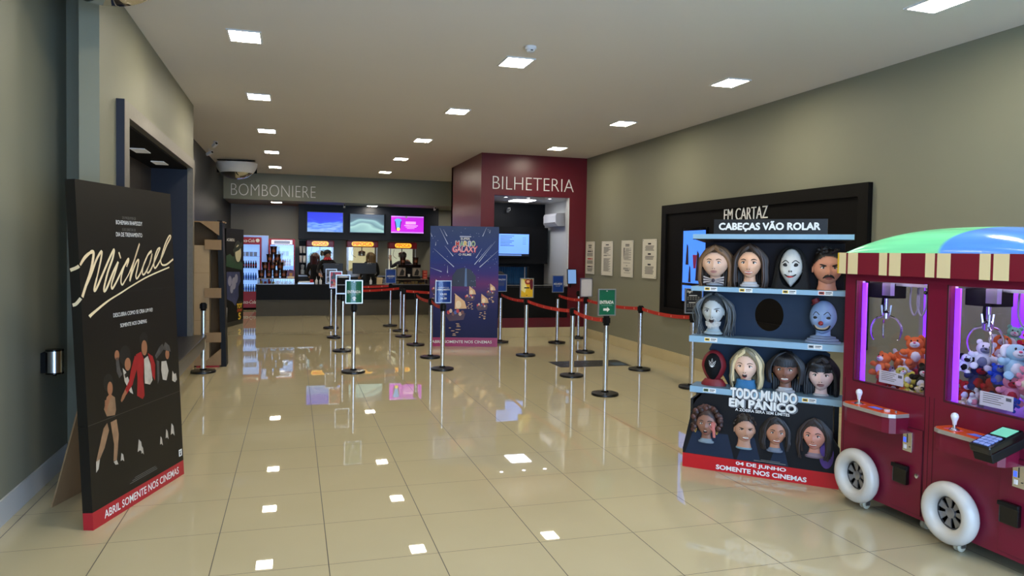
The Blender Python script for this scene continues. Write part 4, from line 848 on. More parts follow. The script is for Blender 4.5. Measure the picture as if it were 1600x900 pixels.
for k in range(2):
    X0 = BW*k
    b = MB()
    for x0, x1 in ((X0, X0+.104), (X0+BW-.044, X0+BW)): b.box(x0, x1, 0, .05, ZF+.06, ZT, cr)
    b.box(X0+.104, X0+BW-.044, 0, .03, ZT-.045, ZT, cr)
    b.box(X0, X0+.03, .05, DP, ZT-.05, ZT, cr); b.box(X0+BW-.03, X0+BW, .05, DP, ZT-.05, ZT, cr); b.box(X0+.03, X0+BW-.03, DP-.03, DP, ZT-.05, ZT, cr)
    b.box(X0+.095, X0+.105, -.002, 0, ZF+.05, ZT-.04, crd); b.box(X0+BW-.046, X0+BW-.038, -.002, 0, ZF+.05, ZT-.04, crd); b.box(X0+.105, X0+BW-.046, -.002, 0, ZF+.05, ZF+.058, crd)
    b.build('window_frame', CM)
    b = MB()
    for x0, x1, y0, y1 in ((X0+.004, X0+.05, DP-.05, DP-.004), (X0+BW-.05, X0+BW-.004, DP-.05, DP-.004), (X0+.03, X0+.10, .051, .075), (X0+BW-.04, X0+BW-.004, .051, .075)): b.box(x0, x1, y0, y1, ZF, ZT-.05, litp)
    b.build('corner_post', CM)
    b = MB()
    for x0, x1, y0, y1 in ((X0+.101, X0+.136, .052, .064), (X0+.006, X0+.05, DP-.062, DP-.051), (X0+BW-.05, X0+BW-.006, DP-.062, DP-.051)): b.box(x0, x1, y0, y1, ZF+.02, ZT-.06, ledp)
    b.box(X0+.14, X0+BW-.08, .06, .08, ZT-.02, ZT-.0005, ledw); b.box(X0+.14, X0+BW-.08, DP-.12, DP-.10, ZT-.02, ZT-.0005, ledw)
    b.build('led_strip', CM)
    b = MB(); b.box(X0+.104, X0+BW-.044, .012, .016, ZF+.06, ZT-.045, pane); b.build('front_pane', CM)
    b = MB(); b.box(X0+.008, X0+.012, .076, DP-.05, ZF, ZT-.05, pane); b.build('side_pane', CM)
    if k: b = MB(); b.box(X0+.05, X0+BW-.05, DP-.012, DP-.008, ZF, ZT-.05, litp); b.box(X0+BW-.012, X0+BW-.008, .08, DP-.05, ZF, ZT-.05, litp); b.build('back_panel', CM)
    else: b = MB(); b.box(X0+.05, X0+BW-.05, DP-.012, DP-.008, ZF, ZT-.05, pane); b.build('back_pane', CM)
    b = MB(); b.box(X0, X0+BW, 0, DP, ZT, ZT+.03, mat('ceiling_lilac', (190, 170, 210), .5)); b.build('bay_ceiling', CM)
    for z in (1.49, .90):
        b = MB(); b.M = Matrix.Translation((X0+BW-.055, -.001, z)) @ Matrix.Rotation(PI/2, 4, 'X'); b.cyl((0, 0, 0), .012, .006, blackg, 16); b.cyl((0, 0, .006), .006, .004, steel, 12); b.build('pane_bolt', CM)
    # clear prize chute with a printed notice
    b = MB(); b.box(X0+.40, X0+.404, .09, .36, ZF, ZF+.26, pane) if k == 0 else b.box(X0+.24, X0+.244, .09, .36, ZF, ZF+.30, pane)
    b.box(X0+.20, X0+.40, .088, .091, ZF, ZF+.22, pane) if k == 0 else b.box(X0+.24, X0+.42, .088, .091, ZF, ZF+.24, pane); b.build('prize_chute', CM)
    b = MB(); nx = X0+(.29 if k == 0 else .30); b.M = Matrix.Translation((nx, .035, ZF+.075)); b.box(0, .20, 0, .002, -.0, .08, mat('notice_card', (224, 220, 226), .5)); 
    for j in range(5): b.rect(.02, .145-.015*(j % 3), .068-.012*j, .072-.012*j, .0006, grayink)
    b.rect(.158, .19, .05, .068, .0006, mat('notice_logo', (96, 96, 104), .5)); b.build('notice', CM)
    # gantry and claw
    cx, cy = (X0+.16, .20) if k == 0 else (X0+.18, .22)
    b = MB(); b.box(X0+.02, X0+BW-.02, cy-.012, cy+.012, ZT-.075, ZT-.055, steel); b.box(cx-.09, cx+.09, cy-.08, cy+.08, ZT-.16, ZT-.06, blackm, .006); b.box(cx+.05, cx+.12, cy-.085, cy-.05, ZT-.14, ZT-.055, alu); b.build('gantry', CM)
    b = MB(); sil = mat('claw_silver', (216, 216, 222), .2, 1)
    b.cyl((cx, cy, ZT-.24), .014, .09, sil, 14); b.tube([(cx-.02, cy, ZT-.16), (cx-.03, cy, ZT-.26), (cx, cy-.01, ZT-.30)], .012, blackm, 8)
    b.lathe([(.012, 0), (.03, .01), (.03, .045), (.018, .06)], sil, 16, c=(cx, cy, ZT-.31))
    for j in range(3):
        a = 2*PI*j/3+.4+k; c_, s_ = math.cos(a), math.sin(a)
        b.tube(spline([(cx+c_*.025, cy+s_*.025, ZT-.28), (cx+c_*.035, cy+s_*.035, ZT-.21)], 2), .007, sil, 6)
        b.tube(spline([(cx+c_*.03, cy+s_*.03, ZT-.285), (cx+c_*.075, cy+s_*.075, ZT-.305), (cx+c_*.105, cy+s_*.105, ZT-.36), (cx+c_*.10, cy+s_*.10, ZT-.42), (cx+c_*.085, cy+s_*.085, ZT-.445)], 5), [.0075]*14+[.007, .006, .005, .005, .005, .006, .007], sil, 6)
    b.build('claw', CM)
    b = MB()
    for dx in (.14, .20): b.tube(spline([(cx+dx-.03, cy+.1, ZT-.06), (cx+dx-.035, cy+.1, ZT-.2), (cx+dx, cy+.1, ZT-.27), (cx+dx+.035, cy+.1, ZT-.2), (cx+dx+.03, cy+.1, ZT-.06)], 5), .006, mat('grey_cable', (150, 148, 160), .4), 6)
    b.build('cable', CM)
    # control console: deck, joystick, button
    CX = X0+.15
    con = [(0, 0), (0, -.10), (.02, -.135), (.06, -.15), (.36, -.15), (.405, -.135), (.425, -.10), (.425, 0)]
    b = MB(); b.prism([(CX+x, y*.96) for x, y in con], .60, .70, cr, 'z'); p = b.build('console', CM)
    b = MB(); b.prism([(CX+x*1.02-.004, y*1.04) for x, y in con], .70, .722, mat('console_trim', (186, 182, 178), .3, .5), 'z'); b.build('console_trim', p)
    b = MB(); dk = noisy('console_print', (206, 52, 34), (226, 112, 48), 14, .25); b.prism([(CX+x, y) for x, y in con], .722, .724, dk, 'z'); b.prism([(CX+.20, -.05), (CX+.28, -.05), (CX+.29, -.10), (CX+.19, -.10)], .7242, .7246, mat('deck_blue', (80, 110, 220), .3, emit=.25), 'z'); b.prism([(CX+.05, -.06), (CX+.14, -.06), (CX+.14, -.11), (CX+.05, -.11)], .7242, .7246, mat('deck_pink', (214, 90, 150), .3), 'z'); b.build('console_print', p)
    b = MB(); jc = (CX+.10, -.085, .724); b.lathe([(.03, 0), (.02, .008), (.009, .014), (.008, .06)], chrome, 18, c=jc); b.lathe([(.010, .03), (.013, .05), (.019, .066), (.021, .078), (.017, .091), (.008, .098), (.001, .099)], mat('crystal_knob', (220, 222, 232), .08, 0, spec=.9), 20, c=jc); b.build('joystick', p)
    b = MB(); b.cyl((CX+.34, -.085, .724), .018, .012, mat('button_clear', (226, 200, 206), .2), 18); b.cyl((CX+.375, -.05, .724), .008, .008, steel, 12); b.build('button', p)
    # service door
    dx = X0+.475
    b = MB(); b.box(dx, dx+.215, -.006, 0, .115, .64, cr)
    for x0, x1, z0, z1 in ((dx-.003, dx, .112, .643), (dx+.215, dx+.218, .112, .643), (dx, dx+.215, .112, .115), (dx, dx+.215, .64, .643)): b.box(x0, x1, -.003, 0, z0, z1, crd)
    p = b.build('service_door', CM)
    b = MB(); b.box(dx+.075, dx+.145, -.014, -.0061, .49, .615, chrome, .002); b.box(dx+.082, dx+.10, -.016, -.014, .545, .575, mat('slot_blue', (60, 90, 230), .3, emit=1.2)); b.box(dx+.108, dx+.113, -.016, -.014, .545, .60, darkink); b.box(dx+.085, dx+.105, -.016, -.014, .505, .53, mat('slot_white', (235, 235, 240), .3)); b.box(dx+.125, dx+.135, -.016, -.014, .52, .525, darkink); b.build('coin_slot', p)
    b = MB(); b.box(dx+.02, dx+.13, -.035, -.0061, .28, .40, blackg, .008); b.box(dx+.015, dx+.135, -.045, -.03, .375, .40, black, .006); b.build('prize_flap', p)
    b = MB(); b.M = Matrix.Translation((dx+.185, -.0061, .355)) @ Matrix.Rotation(PI/2, 4, 'X'); b.lathe([(.014, 0), (.014, .008), (.009, .01), (.001, .01)], chrome, 16); b.build('lock', p)
    # wheel
    wx, wz = X0+.205, .225
    b = MB(); vs = []; fs = []; n1, n2 = 44, 18
    for i in range(n1):
        a = 2*PI*i/n1
        for j in range(n2): c = 2*PI*j/n2; r = .137+.044*math.cos(c); vs.append((wx+r*math.cos(a), -.048+.048*math.sin(c), wz+r*math.sin(a)))
    for i in range(n1):
        for j in range(n2): fs.append((i*n2+j, i*n2+(j+1) % n2, ((i+1) % n1)*n2+(j+1) % n2, ((i+1) % n1)*n2+j))
    b.add(vs, fs, wtube, True); p = b.build('wheel', CM)
    b = MB(); b.M = Matrix.Translation((wx, -.003, wz)) @ Matrix.Rotation(PI/2, 4, 'X') @ Matrix.Diagonal((1.16, 1.16, 1.2, 1)); b.cyl((0, 0, -.002), .085, .022, black, 32)
    for j in range(7):
        a = 2*PI*j/7; q = [(.022, -.006), (.072, -.02), (.072, .02), (.022, .006)]; b.prism([(x*math.cos(a)-y*math.sin(a), x*math.sin(a)+y*math.cos(a)) for x, y in q], .021, .028, mat('rim_silver', (150, 150, 154), .3, .7), 'z')
    b.lathe([(.026, .02), (.026, .034), (.018, .038), (.001, .038)], mat('rim_silver', (150, 150, 154), .3, .7), 20); b.lathe([(.084, .02), (.086, .026), (.076, .026), (.075, .02)], mat('rim_grey', (70, 70, 74), .4, .5), 32); b.build('wheel_rim', p)
    for x, y in ((X0+.22, .02), (X0+.62, .12), (X0+.22, DP-.1), (X0+.62, DP-.1)):
        b = MB(); b.box(x-.03, x+.03, y-.03, y+.03, Z0-.008, Z0-.0005, steel)
        for sx in (-1, 1): b.box(x+sx*.026-.002, x+sx*.026+.002, y-.016, y+.016, .025, Z0-.008, steel)
        b.M = Matrix.Translation((x-.02, y, .032)) @ Matrix.Rotation(PI/2, 4, 'Y'); b.lathe([(.02, 0), (.032, .004), (.032, .015), (.026, .019), (.026, .021), (.032, .025), (.032, .036), (.02, .04)], mat('caster_cream', (196, 190, 168), .4), 20); b.build('caster', CM)
b = MB(); b.box(-.034, -.0005, .02, .06, .11, .29, blackm, .006); b.build('side_bumper', CM)
# awning fascia with stripes
b = MB(); A0, A1, AY = -.03, 2*BW+.03, -.05
b.box(A0+.02, A1-.02, AY, DP+.03, ZT, ZT+.145, winep)
sx = A0+.02; k = 0
pat = [(.067, creamp), (.017, winep), (.092, creamp), (.185, winep)]
while sx < A1-.02:
    w, m = pat[k % 4]; x1 = min(sx+w, A1-.02); b.box(sx, x1, AY-.004, AY, ZT, ZT+.145, m); sx = x1; k += 1
b.build('awning', CM)
b = MB()
for x0, x1 in ((A0, A0+.02), (A1-.02, A1)): b.box(x0, x1, AY+.02, DP+.01, ZT+.005, ZT+.14, winep, .012); b.box(x0+.002, x1-.002, AY-.002, AY+.02, ZT, ZT+.145, yel, .004)
b.build('awning_end', CM)
def dome_mat():
    m = mat('lit_dome', (120, 190, 150), .16, spec=.6); N, L, bb = nodes(m)
    tc = N.new('ShaderNodeTexCoord'); sp = N.new('ShaderNodeSeparateXYZ'); L.new(tc.outputs['Object'], sp.inputs[0])
    k = N.new('ShaderNodeMath'); k.operation = 'MULTIPLY_ADD'; k.inputs[1].default_value = -.55; L.new(sp.outputs['Y'], k.inputs[0]); L.new(sp.outputs['X'], k.inputs[2])
    r = N.new('ShaderNodeValToRGB'); e = r.color_ramp.elements; e[0].position = .77; e[0].color = lin((120, 226, 168)); e[1].position = .80; e[1].color = lin((84, 150, 244))
    L.new(k.outputs[0], r.inputs[0]); L.new(r.outputs[0], bb.inputs['Base Color']); L.new(r.outputs[0], bb.inputs['Emission Color'])
    mp = N.new('ShaderNodeMapping'); mp.inputs['Scale'].default_value = (.5, 7, 7); nz = N.new('ShaderNodeTexNoise'); nz.inputs['Scale'].default_value = 1.5; L.new(tc.outputs['Object'], mp.inputs[0]); L.new(mp.outputs[0], nz.inputs[0])
    mr = N.new('ShaderNodeMapRange'); mr.inputs[1].default_value = .35; mr.inputs[2].default_value = .65; mr.inputs[3].default_value = .12; mr.inputs[4].default_value = .40; L.new(nz.outputs[0], mr.inputs[0]); L.new(mr.outputs[0], bb.inputs['Emission Strength'])
    return m
b = MB(); vs = []; fs = []; nx, ny = 60, 26
for i in range(nx+1):
    u = i/nx*2-1
    for j in range(ny+1):
        v = j/ny*2-1; uu = math.copysign(abs(math.sin(u*PI/2)), u); vv = math.copysign(abs(math.sin(v*PI/2)), v)
        h = (1-abs(uu)**2.6)**.55*(1-abs(vv)**2.4)**.5 if abs(uu) < 1 and abs(vv) < 1 else 0
        vs.append((BW+uu*(BW-.012), DP/2+vv*(DP/2+.02), ZT+.1455+.168*h))
for i in range(nx):
    for j in range(ny): fs.append((i*(ny+1)+j, (i+1)*(ny+1)+j, (i+1)*(ny+1)+j+1, i*(ny+1)+j+1))
b.add(vs, fs, dome_mat(), True); b.build('roof_dome', CM)
# payment terminal on the second bay
b = MB(); b.M = Matrix.Translation((1.30, -.135, .70)) @ Matrix.Rotation(.32, 4, 'X')
b.box(-.06, .06, -.13, .12, .03, .075, blackg, .01); b.box(-.055, .055, -.12, .13, -.02, .03, black, .006); p = b.build('payment_terminal', CM)
b = MB(); b.M = Matrix.Translation((1.30, -.135, .70)) @ Matrix.Rotation(.32, 4, 'X'); b.box(-.045, .045, .01, .10, .0755, .077, mat('terminal_screen', (110, 190, 160), .2, emit=.5, ec=(90, 170, 150))); b.build('terminal_screen', p)
b = MB(); b.M = Matrix.Translation((1.30, -.135, .70)) @ Matrix.Rotation(.32, 4, 'X')
for i in range(3):
    for j in range(4): b.box(-.042+.03*i, -.018+.03*i, -.115+.027*j, -.095+.027*j, .0755, .080, mat('terminal_key', (120, 140, 200), .3, emit=.2))
b.build('keypad', p)
# ------------------------------------------------------------------ plush toys heaped in the two bays
def plushmat(c): return noisy('plush_%d_%d_%d' % c, c, tuple(int(v*.88) for v in c), 55, .95, bump=.25, spec=.1)
PC = dict(orange=(240, 122, 66), white=(232, 232, 238), pink=(240, 150, 176), rose=(196, 44, 70), red=(176, 26, 36), yellow=(222, 210, 92), black=(24, 24, 28), blue=(36, 72, 190), pale=(168, 206, 226), lilac=(176, 158, 206), mint=(150, 220, 190), cream=(232, 220, 188), grey=(120, 124, 150), navy=(30, 40, 92))
WORD = dict(pale='pale blue')
dark_eye = mat('plush_eye', (14, 12, 14), .2)
meshes = {}
def plush(kind, c1, c2, ears, label, loc, rot, s):
    root = bpy.data.objects.new('plush_toy', None); COL.objects.link(root); root.empty_display_size = .03; root.location = loc; root.rotation_euler = rot; root.scale = (s, s, s); root.parent = None
    tag(root, label, 'plush toy', 'plush toys in the claw machine')
    def part(nm, key, fn, c):
        kk = (nm, key, c)
        if kk not in meshes: b = MB(); fn(b, plushmat(PC[c])); o = b.build(nm, root); meshes[kk] = o.data
        else: o = bpy.data.objects.new(nm, meshes[kk]); COL.objects.link(o); o.parent = root
        return o
    part('body', 0, lambda b, m: b.ell((0, 0, 0), .42, .38, .5, m, 18, 12), c1)
    part('belly', 0, lambda b, m: b.ell((0, -.17, -.04), .29, .26, .34, m, 14, 10), c2)
    part('head', 0, lambda b, m: b.ell((0, -.06, .68), .44, .4, .38, m, 20, 14), c1)
    part('muzzle', 0, lambda b, m: (b.ell((0, -.38, .60), .25, .16, .18, m, 16, 10), b.ell((0, -.54, .68), .075, .05, .05, mat('plush_nose', (226, 84, 128), .5) if kind == 'long' else dark_eye, 10, 8), [b.ell((q*.15, -.40, .80), .05, .035, .07, dark_eye, 8, 6) for q in (-1, 1)], b.tube([(-.1, -.525, .55), (0, -.54, .52), (.1, -.525, .55)], .012, dark_eye, 5)), c2)
    for q in (-1, 1):
        part('arm', q, lambda b, m: b.tube(spline([(q*.3, -.05, .3), (q*.55, -.2, .2), (q*.62, -.36, .3)], 4), [.15, .15, .15, .15, .16, .17, .17, .15, .09], m, 10), c1)
        part('leg', q, lambda b, m: (b.tube(spline([(q*.2, -.05, -.3), (q*.32, -.35, -.38), (q*.36, -.55, -.34)], 4), [.18, .18, .18, .18, .18, .19, .2, .18, .1], m, 10)), c1)
        if ears == 'round': part('ear', (ears, q), lambda b, m: b.ell((q*.34, -.02, 1.0), .16, .08, .16, m, 12, 8), c1)
        elif ears == 'tall': part('ear', (ears, q), lambda b, m: b.tube(spline([(q*.16, 0, .95), (q*.22, .0, 1.25), (q*.3, -.06, 1.5)], 4), [.09, .11, .12, .13, .13, .12, .11, .09, .04], m, 10), c2)
        elif ears == 'wide': part('ear', (ears, q), lambda b, m: b.ell((q*.52, .0, .84), .3, .07, .2, m, 14, 8), c1)
        elif ears == 'floppy': part('ear', (ears, q), lambda b, m: b.tube(spline([(q*.3, 0, .95), (q*.5, -.05, .8), (q*.5, -.1, .45)], 4), [.08, .1, .12, .13, .13, .13, .12, .1, .05], m, 10), c2)
EAR = dict(round='bear', tall='rabbit', wide='elephant eared pup', floppy='floppy eared dog')
heap = []
def toy(c1, c2, ears, x, y, z, s, rot, where, kind='plain'):
    x = x-.85*y if x < BW and 'left' in where else x
    x = max(x, .12) if x < BW else x
    w1 = WORD.get(c1, c1); w2 = WORD.get(c2, c2); pass
    heap.append([Vector((x, y, z)), s, (kind, c1, c2, ears, f'{w1} plush {EAR[ears]} with {w2} muzzle {where}', rot), 0 if x < BW-.001 else 1])
FACE = -PI/2+.75       # toys look out towards the entrance
L_ = 'in the left bay heap'; R_ = 'in the right bay heap'
FC = lambda a=0, b=0, c=0: (a, b, FACE+c)
# left bay: heap on its right side
for a in (('orange', 'white', 'round', .34, .24, .97, .105, FC(-.3, .0, -.7), 'sitting top left of the left bay heap', 'long'), ('orange', 'white', 'tall', .47, .33, 1.03, .12, FC(-1.1, .3, .3), 'lying on its back in the left bay', 'long'), ('orange', 'white', 'round', .58, .30, 1.14, .12, FC(-.2, -.1, 0), 'topmost of the left bay against the post', 'long'),
    ('white', 'pink', 'round', .42, .2, .93, .10, FC(-.6, .4, 0), L_), ('lilac', 'white', 'round', .37, .32, .92, .10, FC(-.3, .3, .8), L_), ('red', 'rose', 'round', .36, .20, .87, .085, FC(0, .5, .4), L_), ('black', 'white', 'round', .60, .13, .95, .11, FC(-.1, .2, -.3), L_), ('yellow', 'white', 'floppy', .50, .13, .92, .085, FC(-.3, -.5, .5), L_),
    ('black', 'yellow', 'wide', .55, .16, .88, .085, FC(-.4, .3, .2), L_), ('red', 'white', 'floppy', .46, .13, .86, .075, FC(.2, .3, .1), L_), ('yellow', 'cream', 'round', .56, .08, .855, .06, FC(-.2, 1.2, 0), L_), ('orange', 'yellow', 'floppy', .50, .10, .85, .06, FC(-.2, .9, .5), L_), ('cream', 'yellow', 'round', .63, .09, .86, .065, FC(0, -.7, 0), L_), ('grey', 'white', 'tall', .28, .45, .90, .10, FC(-.2, .2, .2), L_), ('rose', 'white', 'tall', .58, .45, .95, .12, FC(-.3, .2, .5), L_), ('white', 'lilac', 'floppy', .46, .50, .92, .12, FC(-.1, .2, -.5), L_), ('lilac', 'pink', 'wide', .24, .60, .90, .11, FC(-.2, 0, .3), L_), ('orange', 'cream', 'wide', .60, .60, .98, .12, FC(-.2, 0, .3), L_)): toy(*a)
xr = BW
for a in (('orange', 'white', 'floppy', .10, .36, 1.10, .11, FC(-.3, .2, 0), R_, 'long'), ('mint', 'white', 'round', .08, .50, 1.16, .085, FC(0, .2, 0), R_), ('orange', 'pink', 'round', .20, .52, 1.13, .11, FC(-.8, .3, .3), R_), ('yellow', 'orange', 'wide', .30, .50, 1.16, .085, FC(-.3, 0, 0), R_), ('orange', 'white', 'wide', .44, .46, 1.10, .11, FC(-.7, .4, .3), R_, 'long'), ('white', 'grey', 'round', .16, .20, 1.06, .105, FC(-.1, .2, 0), R_), ('rose', 'black', 'round', .27, .34, 1.08, .09, FC(-.4, .5, 0), R_), ('rose', 'pink', 'floppy', .38, .36, 1.07, .09, FC(-.2, -.4, .4), R_), ('white', 'pale', 'round', .32, .24, 1.02, .09, FC(.2, .4, .3), R_), ('grey', 'lilac', 'floppy', .36, .26, 1.00, .09, FC(-.2, .2, .2), R_), ('rose', 'red', 'wide', .48, .30, 1.06, .09, FC(-.3, .8, 0), R_),
    ('orange', 'white', 'tall', .60, .33, 1.16, .12, FC(-.2, .1, -.2), 'standing highest in the right bay heap', 'long'), ('blue', 'navy', 'wide', .64, .17, 1.12, .11, FC(-.1, .1, .2), 'by the right edge of the right bay', ), ('pale', 'white', 'floppy', .42, .19, 1.00, .13, FC(-.2, .1, .2), R_), ('pink', 'lilac', 'round', .50, .24, 1.02, .11, FC(-.3, -.3, .2), R_), ('pink', 'white', 'floppy', .60, .18, 1.00, .105, FC(-.9, .2, .2), R_), ('grey', 'white', 'round', .25, .19, .97, .10, FC(-.4, .6, .2), R_), ('blue', 'grey', 'round', .32, .15, .95, .075, FC(-.4, .2, .2), R_), ('navy', 'red', 'round', .17, .14, .93, .105, FC(-.2, .2, .2), R_), ('red', 'navy', 'tall', .25, .13, .92, .10, FC(-.2, .5, .4), R_), ('white', 'black', 'floppy', .115, .13, .98, .07, FC(0, .3, .2), R_), ('red', 'white', 'wide', .12, .12, .88, .075, FC(0, .2, .2), R_), ('white', 'pink', 'wide', .21, .10, .865, .07, FC(-.3, .9, .2), R_), ('cream', 'white', 'tall', .135, .095, .85, .05, FC(-.3, 1.2, .2), R_),
    ('pink', 'rose', 'tall', .37, .13, .91, .105, FC(0, .05, .1), R_), ('blue', 'blue', 'floppy', .41, .085, .875, .05, FC(.2, .3, .1), R_), ('white', 'cream', 'round', .52, .12, .90, .125, FC(-.1, .1, -.1), R_), ('pink', 'cream', 'wide', .47, .10, .98, .08, FC(-.4, .6, 0), R_), ('red', 'white', 'round', .65, .10, .885, .11, FC(0, .05, 0), R_), ('black', 'cream', 'round', .67, .12, 1.03, .085, FC(0, .1, .1), R_), ('lilac', 'white', 'tall', .10, .30, .98, .11, FC(-.2, .2, .1), R_), ('cream', 'pink', 'floppy', .24, .44, 1.0, .13, FC(-.2, .2, .1), R_), ('pale', 'pink', 'round', .52, .48, 1.0, .13, FC(-.2, .2, .1), R_), ('mint', 'cream', 'tall', .40, .62, 1.0, .13, FC(-.2, .2, .1), R_), ('yellow', 'white', 'round', .10, .62, .98, .12, FC(-.2, .2, .1), R_), ('pink', 'pale', 'tall', .62, .62, 1.02, .13, FC(-.2, .2, .1), R_)):
    a = list(a); a[3] += xr; a[5] += .05; toy(*a)
def centre(t):        # middle of a toy: between belly and head, a little towards its front
    from mathutils import Euler
    return t[0]+Euler(t[2][5]).to_matrix() @ Vector((0, -.12, .28))*t[1]
def rotl(v): return Vector((v.y*-1, v.x, v.z))
for it in range(160):      # settle the heap: push touching toys apart inside their bay
    cs = [t[0]+rotl(centre(t)-t[0]) for t in heap]; mv = [Vector() for t in heap]
    for i in range(len(heap)):
        for j in range(i+1, len(heap)):
            if heap[i][3] != heap[j][3]: continue
            dv = cs[i]-cs[j]; dd = dv.length; R = (heap[i][1]+heap[j][1])*.60
            if dd < R:
                p = dv.normalized()*(R-dd)*.30 if dd > 1e-5 else Vector((0, 0, .005)); mv[i] += p; mv[j] -= p
    for t, c, m in zip(heap, cs, mv):
        q = c+m; r = .82*t[1]; x0 = BW*t[3]; off = t[0]-c
        q.x = min(max(q.x, x0+.06+r), x0+BW-.05-r); q.y = min(max(q.y, .07+r), DP-.06-r); q.z = max(q.z-(.0006 if t[3] == 0 else .0001), ZF+r*.92)
        t[0] = q+off
for pos, s_, (kind, c1, c2, ears, lb, rot), k in heap: plush(kind, c1, c2, ears, lb, (3.70+pos.y, 4.18-pos.x, pos.z), rot, s_)
# ------------------------------------------------------------------ queue posts, signs and belts
def make_post():
    r = thing('queue_post', '', 'post', (0, 0, 0))
    b = MB(); b.lathe([(.158, 0), (.162, .004), (.162, .022), (.156, .03), (.06, .036), (.035, .04), (.001, .04)], mat('post_base_black', (14, 14, 15), .3), 40); b.build('base', r)
    b = MB(); b.cyl((0, 0, .038), .032, .80, chrome, 28); b.lathe([(.045, .038), (.045, .046), (.033, .056)], blackm, 24); b.build('pole', r)
    b = MB(); b.lathe([(.033, .838), (.036, .84), (.036, .938), (.03, .945), (.001, .945)], blackm, 24)
    for k in range(4):
        a = k*PI/2; b.box(.034*math.cos(a)-.012, .034*math.cos(a)+.012, .034*math.sin(a)-.012, .034*math.sin(a)+.012, .865, .93, black)
    b.build('belt_head', r)
    return r
def sheet(b, kind):
    W, Hh = .105, .1485           # half sizes
    R = lambda x0, x1, z0, z1, m, d=.0005: b.rect(x0, x1, z0, z1, d, m)
    if kind in ('entrada', 'entrada_curved'):
        R(-W, W, -Hh, Hh, mat('sign_green', (14, 104, 74), .3)); b.text('ENTRADA', -.09, .09, -.018, .020, .0012, ink, .03); b.text('DA BILHETERIA', -.07, .07, -.042, -.030, .0012, mat('sign_pale_green', (150, 196, 176), .4))
        if kind == 'entrada': b.flat([(-.045, -.10), (.005, -.10), (.005, -.118), (.042, -.086), (.005, -.054), (.005, -.072), (-.045, -.072)], .0012, ink)
        else: b.flat([(-.014, -.12), (.014, -.12), (.014, -.09), (.034, -.09), (0, -.06), (-.034, -.09), (-.014, -.09)], .0012, ink)
        b.disc(0, .135, .012, .006, .0012, ink)
    elif kind in ('aguarde', 'aguarde_far'):
        R(-W, W, -Hh, Hh, mat('sign_blue', (18, 62, 142), .3)); b.text('AGUARDE', -.085, .085, -.018, .018, .0012, ink, .03); b.text('POR FAVOR', -.05, .05, .03, .042, .0012, grayink); b.text('SUA VEZ', -.045, .045, -.048, -.034, .0012, ink)
    elif kind == 'hours':
        R(-W, W, -Hh, Hh, mat('sign_blue', (18, 62, 142), .3)); b.text('HORÁRIO DE', -.08, .08, .055, .072, .0012, ink); b.text('ATENDIMENTO', -.092, .092, .020, .042, .0012, ink, .03); b.text('13:00', -.045, .045, -.045, -.02, .0012, ink, .03); b.text('ÀS', -.012, .012, -.066, -.054, .0012, ink); b.text('21:30', -.045, .045, -.105, -.08, .0012, ink, .03)
    elif kind == 'atencao':
        R(-W, W, -Hh, Hh, mat('sign_blue', (18, 62, 142), .3)); b.text('ATENÇÃO!', -.09, .09, .045, .085, .0012, ink, .03); R(-.085, .085, .022, .028, grayink, .001)
        for k in range(4): R(-.085, .075-.01*(k % 2), .0-.016*k, .006-.016*k, grayink, .001)
    elif kind == 'yellow':
        R(-W, W, -Hh, Hh, noisy('sign_yellow', (236, 196, 40), (222, 168, 30), 9, .3)); b.flat([(-.105, .1485), (-.06, .1485), (.0, .02), (-.03, -.08), (-.105, -.03)], .0008, mat('sign_pale_yellow', (240, 226, 150), .3)); b.disc(.02, .10, .055, .045, .001, mat('sign_rust', (150, 52, 36), .3)); b.disc(.08, .06, .028, .09, .0012, mat('sign_maroon', (96, 24, 34), .3)); b.disc(.02, .105, .028, .022, .0014, mat('sign_peach', (226, 170, 120), .3)); R(-.045, .045, -.008, .012, darkink, .0016); R(-.01, .012, -.125, -.115, darkink, .0016)
    elif kind == 'blank': R(-W, W, -Hh, Hh, mat('sign_white', (214, 210, 210), .45))
    elif kind == 'table':
        R(-W, W, -Hh, Hh, mat('sign_black', (26, 26, 30), .3)); b.text('Ingr!', -.09, -.01, .095, .135, .0012, ink, .02, 0, .3)
        for r in (0, 1):
            R(-.06, .05, .062-.09*r, .072-.09*r, ink, .001)
            for i in range(5):
                for j in range(2): R(-.085+.036*i, -.063+.036*i, .035-.024*j-.09*r, .052-.024*j-.09*r, grayink, .001)
        R(-.085, .085, -.12, -.112, grayink, .001)
    elif kind == 'board':
        R(-W, W, -Hh, Hh, mat('sign_grey', (120, 122, 126), .35)); R(-.095, .095, .0, .11, blackm, .001); R(-.095, .095, -.135, -.015, blackm, .001); R(-.07, .07, .118, .132, ink, .001)
    else:
        c = [(96, 88, 84), (150, 146, 150), (60, 64, 80), (190, 180, 170)] if kind == 'mono' else [(176, 34, 40), (200, 120, 60), (60, 120, 110), (210, 190, 180)]
        R(-W, W, -Hh, Hh, mat('print_%s_ground' % kind, c[0], .3)); rr = random.Random(len(kind))
        for k in range(16): b.disc(rr.uniform(-.075, .075), rr.uniform(-.115, .115), rr.uniform(.015, .035), rr.uniform(.02, .035), .0008+.0001*k, mat('print_%s_%d' % (kind, k % 4), c[k % 4] if k % 3 else (40, 34, 36), .3), 12)
        R(-.08, .08, -.135, -.118, ink, .0030)
